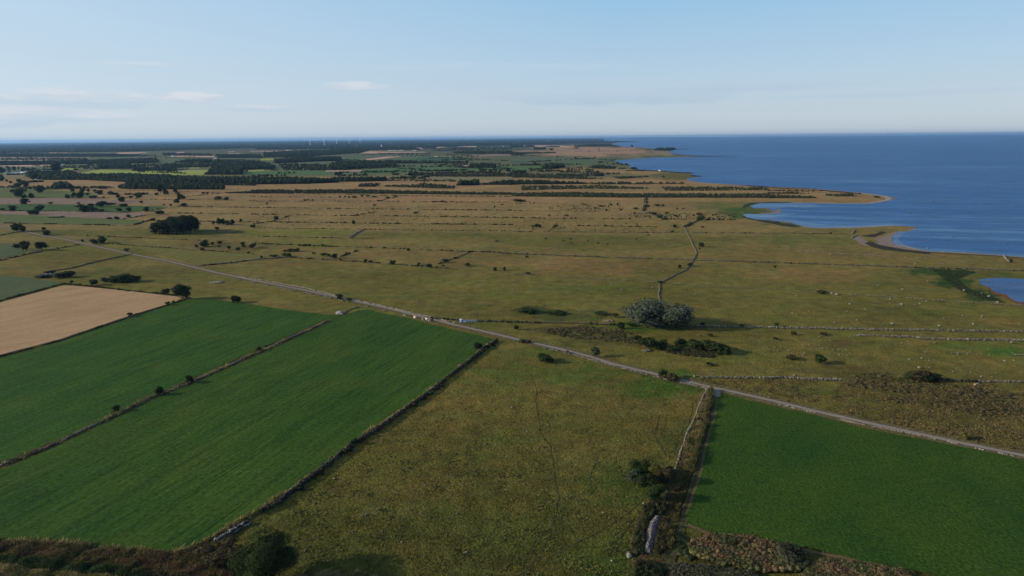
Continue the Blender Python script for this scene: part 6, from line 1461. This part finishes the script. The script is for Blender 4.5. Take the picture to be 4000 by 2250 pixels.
cow('J', 995, 408, CPB, 0.2, 'patched cow at the right end of the roadside herd', gc, 1.1)
cow('J', 1045, 392, CDK, .1, 'dark brown cow behind the patched one at the right end of the herd', gc, 1.3)
cow('J', 590, 290, CBR, 2.9, 'brown cow standing just behind the second white cow', gc, 1.1)
cow('B3', 2090, 1308, CBR, .2, 'reddish brown cow with a white belly on the right meadow', None, 1.15)
gd = 'dark cattle grazing on the far meadow'
for k, (x, y, r_) in enumerate([(340, 1120, .1), (517, 1142, 3.0), (590, 1127, .3), (765, 1143, 3.1), (865, 1168, .2), (600, 1168, 2.8), (1252, 1128, .5), (960, 1175, .1), (1370, 1087, .2)]):
    cow('A2', x, y, CDK, r_, 'dark cow grazing on the far green meadow, %s' % (ORD[k] if False else ORD[sorted([340, 517, 590, 765, 865, 600, 1252, 960, 1370]).index(x)]), gd, 1.5)
cow('A1', 2422, 1148, CDK, .2, 'black cow alone on the meadow left of the far herd', None, 1.7)

# blue cattle pen: a sheet-metal end crate and rows of tubular hurdles
p = G2(nat('J', [(2070, 425)]))[0]
pen = link('cattle_pen', None, label='blue-grey metal cattle pen with a boxy end crate beside the road', cat='cattle pen', loc=(p[0], p[1], 0)); pen.rotation_euler.z = .03
BLU = (.30, .38, .52)
B = Build(); B.box((-4.6, 0, 1.1), (1.9, 1.8, 2.1), BLU); B.box((-4.6, 0, 2.2), (2.1, 2.0, .12), (.5, .56, .66)); link('end_crate', B.mesh('end_crate', M_PAINT), parent=pen)
B = Build(); B.box((-3.4, -.95, 1.0), (.35, .1, 1.7), (.03, .035, .05)); B.box((-3.63, 0, 1.1), (.04, 1.2, 1.8), (.03, .035, .05)); link('crate_opening', B.mesh('crate_opening', M_PAINT), parent=pen)
B = Build(); B.box((-.9, -1.0, .8), (4.6, .06, 1.2), (.16, .2, .28)); link('side_sheet', B.mesh('side_sheet', M_PAINT), parent=pen)
for i in range(5):
    for yy in (-1.1, 1.1):
        B = Build(); x0 = -3.4 + i * 1.85
        for x in (x0, x0 + 1.75): B.tube([(x, yy, 0), (x, yy, 1.9)], .06, (.35, .4, .48), 5)
        for z in (.35, .7, 1.05, 1.4, 1.8): B.tube([(x0, yy, z), (x0 + 1.75, yy, z)], .05, (.35, .4, .48), 5)
        link('hurdle', B.mesh('hurdle', M_PAINT), parent=pen)

# ------------------------------------------------------------------ air
M_HAZE = bpy.data.materials.new('haze_air'); M_HAZE.use_nodes = True
hn_ = M_HAZE.node_tree; hn_.nodes.clear()
pv = hn_.nodes.new('ShaderNodeVolumePrincipled'); pv.inputs['Color'].default_value = (.31, .59, 1.0, 1); pv.inputs['Density'].default_value = 1.8e-5
pv.inputs['Anisotropy'].default_value = .3
ho = hn_.nodes.new('ShaderNodeOutputMaterial'); hn_.links.new(pv.outputs[0], ho.inputs['Volume'])
B = Build(); B.box((0, 45000, 120), (236000, 150000, 246), (1, 1, 1))
hz = link('haze', B.mesh('haze', M_HAZE), kind='stuff')
print('verts total', sum(len(m.vertices) for m in bpy.data.meshes), 'polys', sum(len(m.polygons) for m in bpy.data.meshes), 'objects', len(bpy.data.objects))
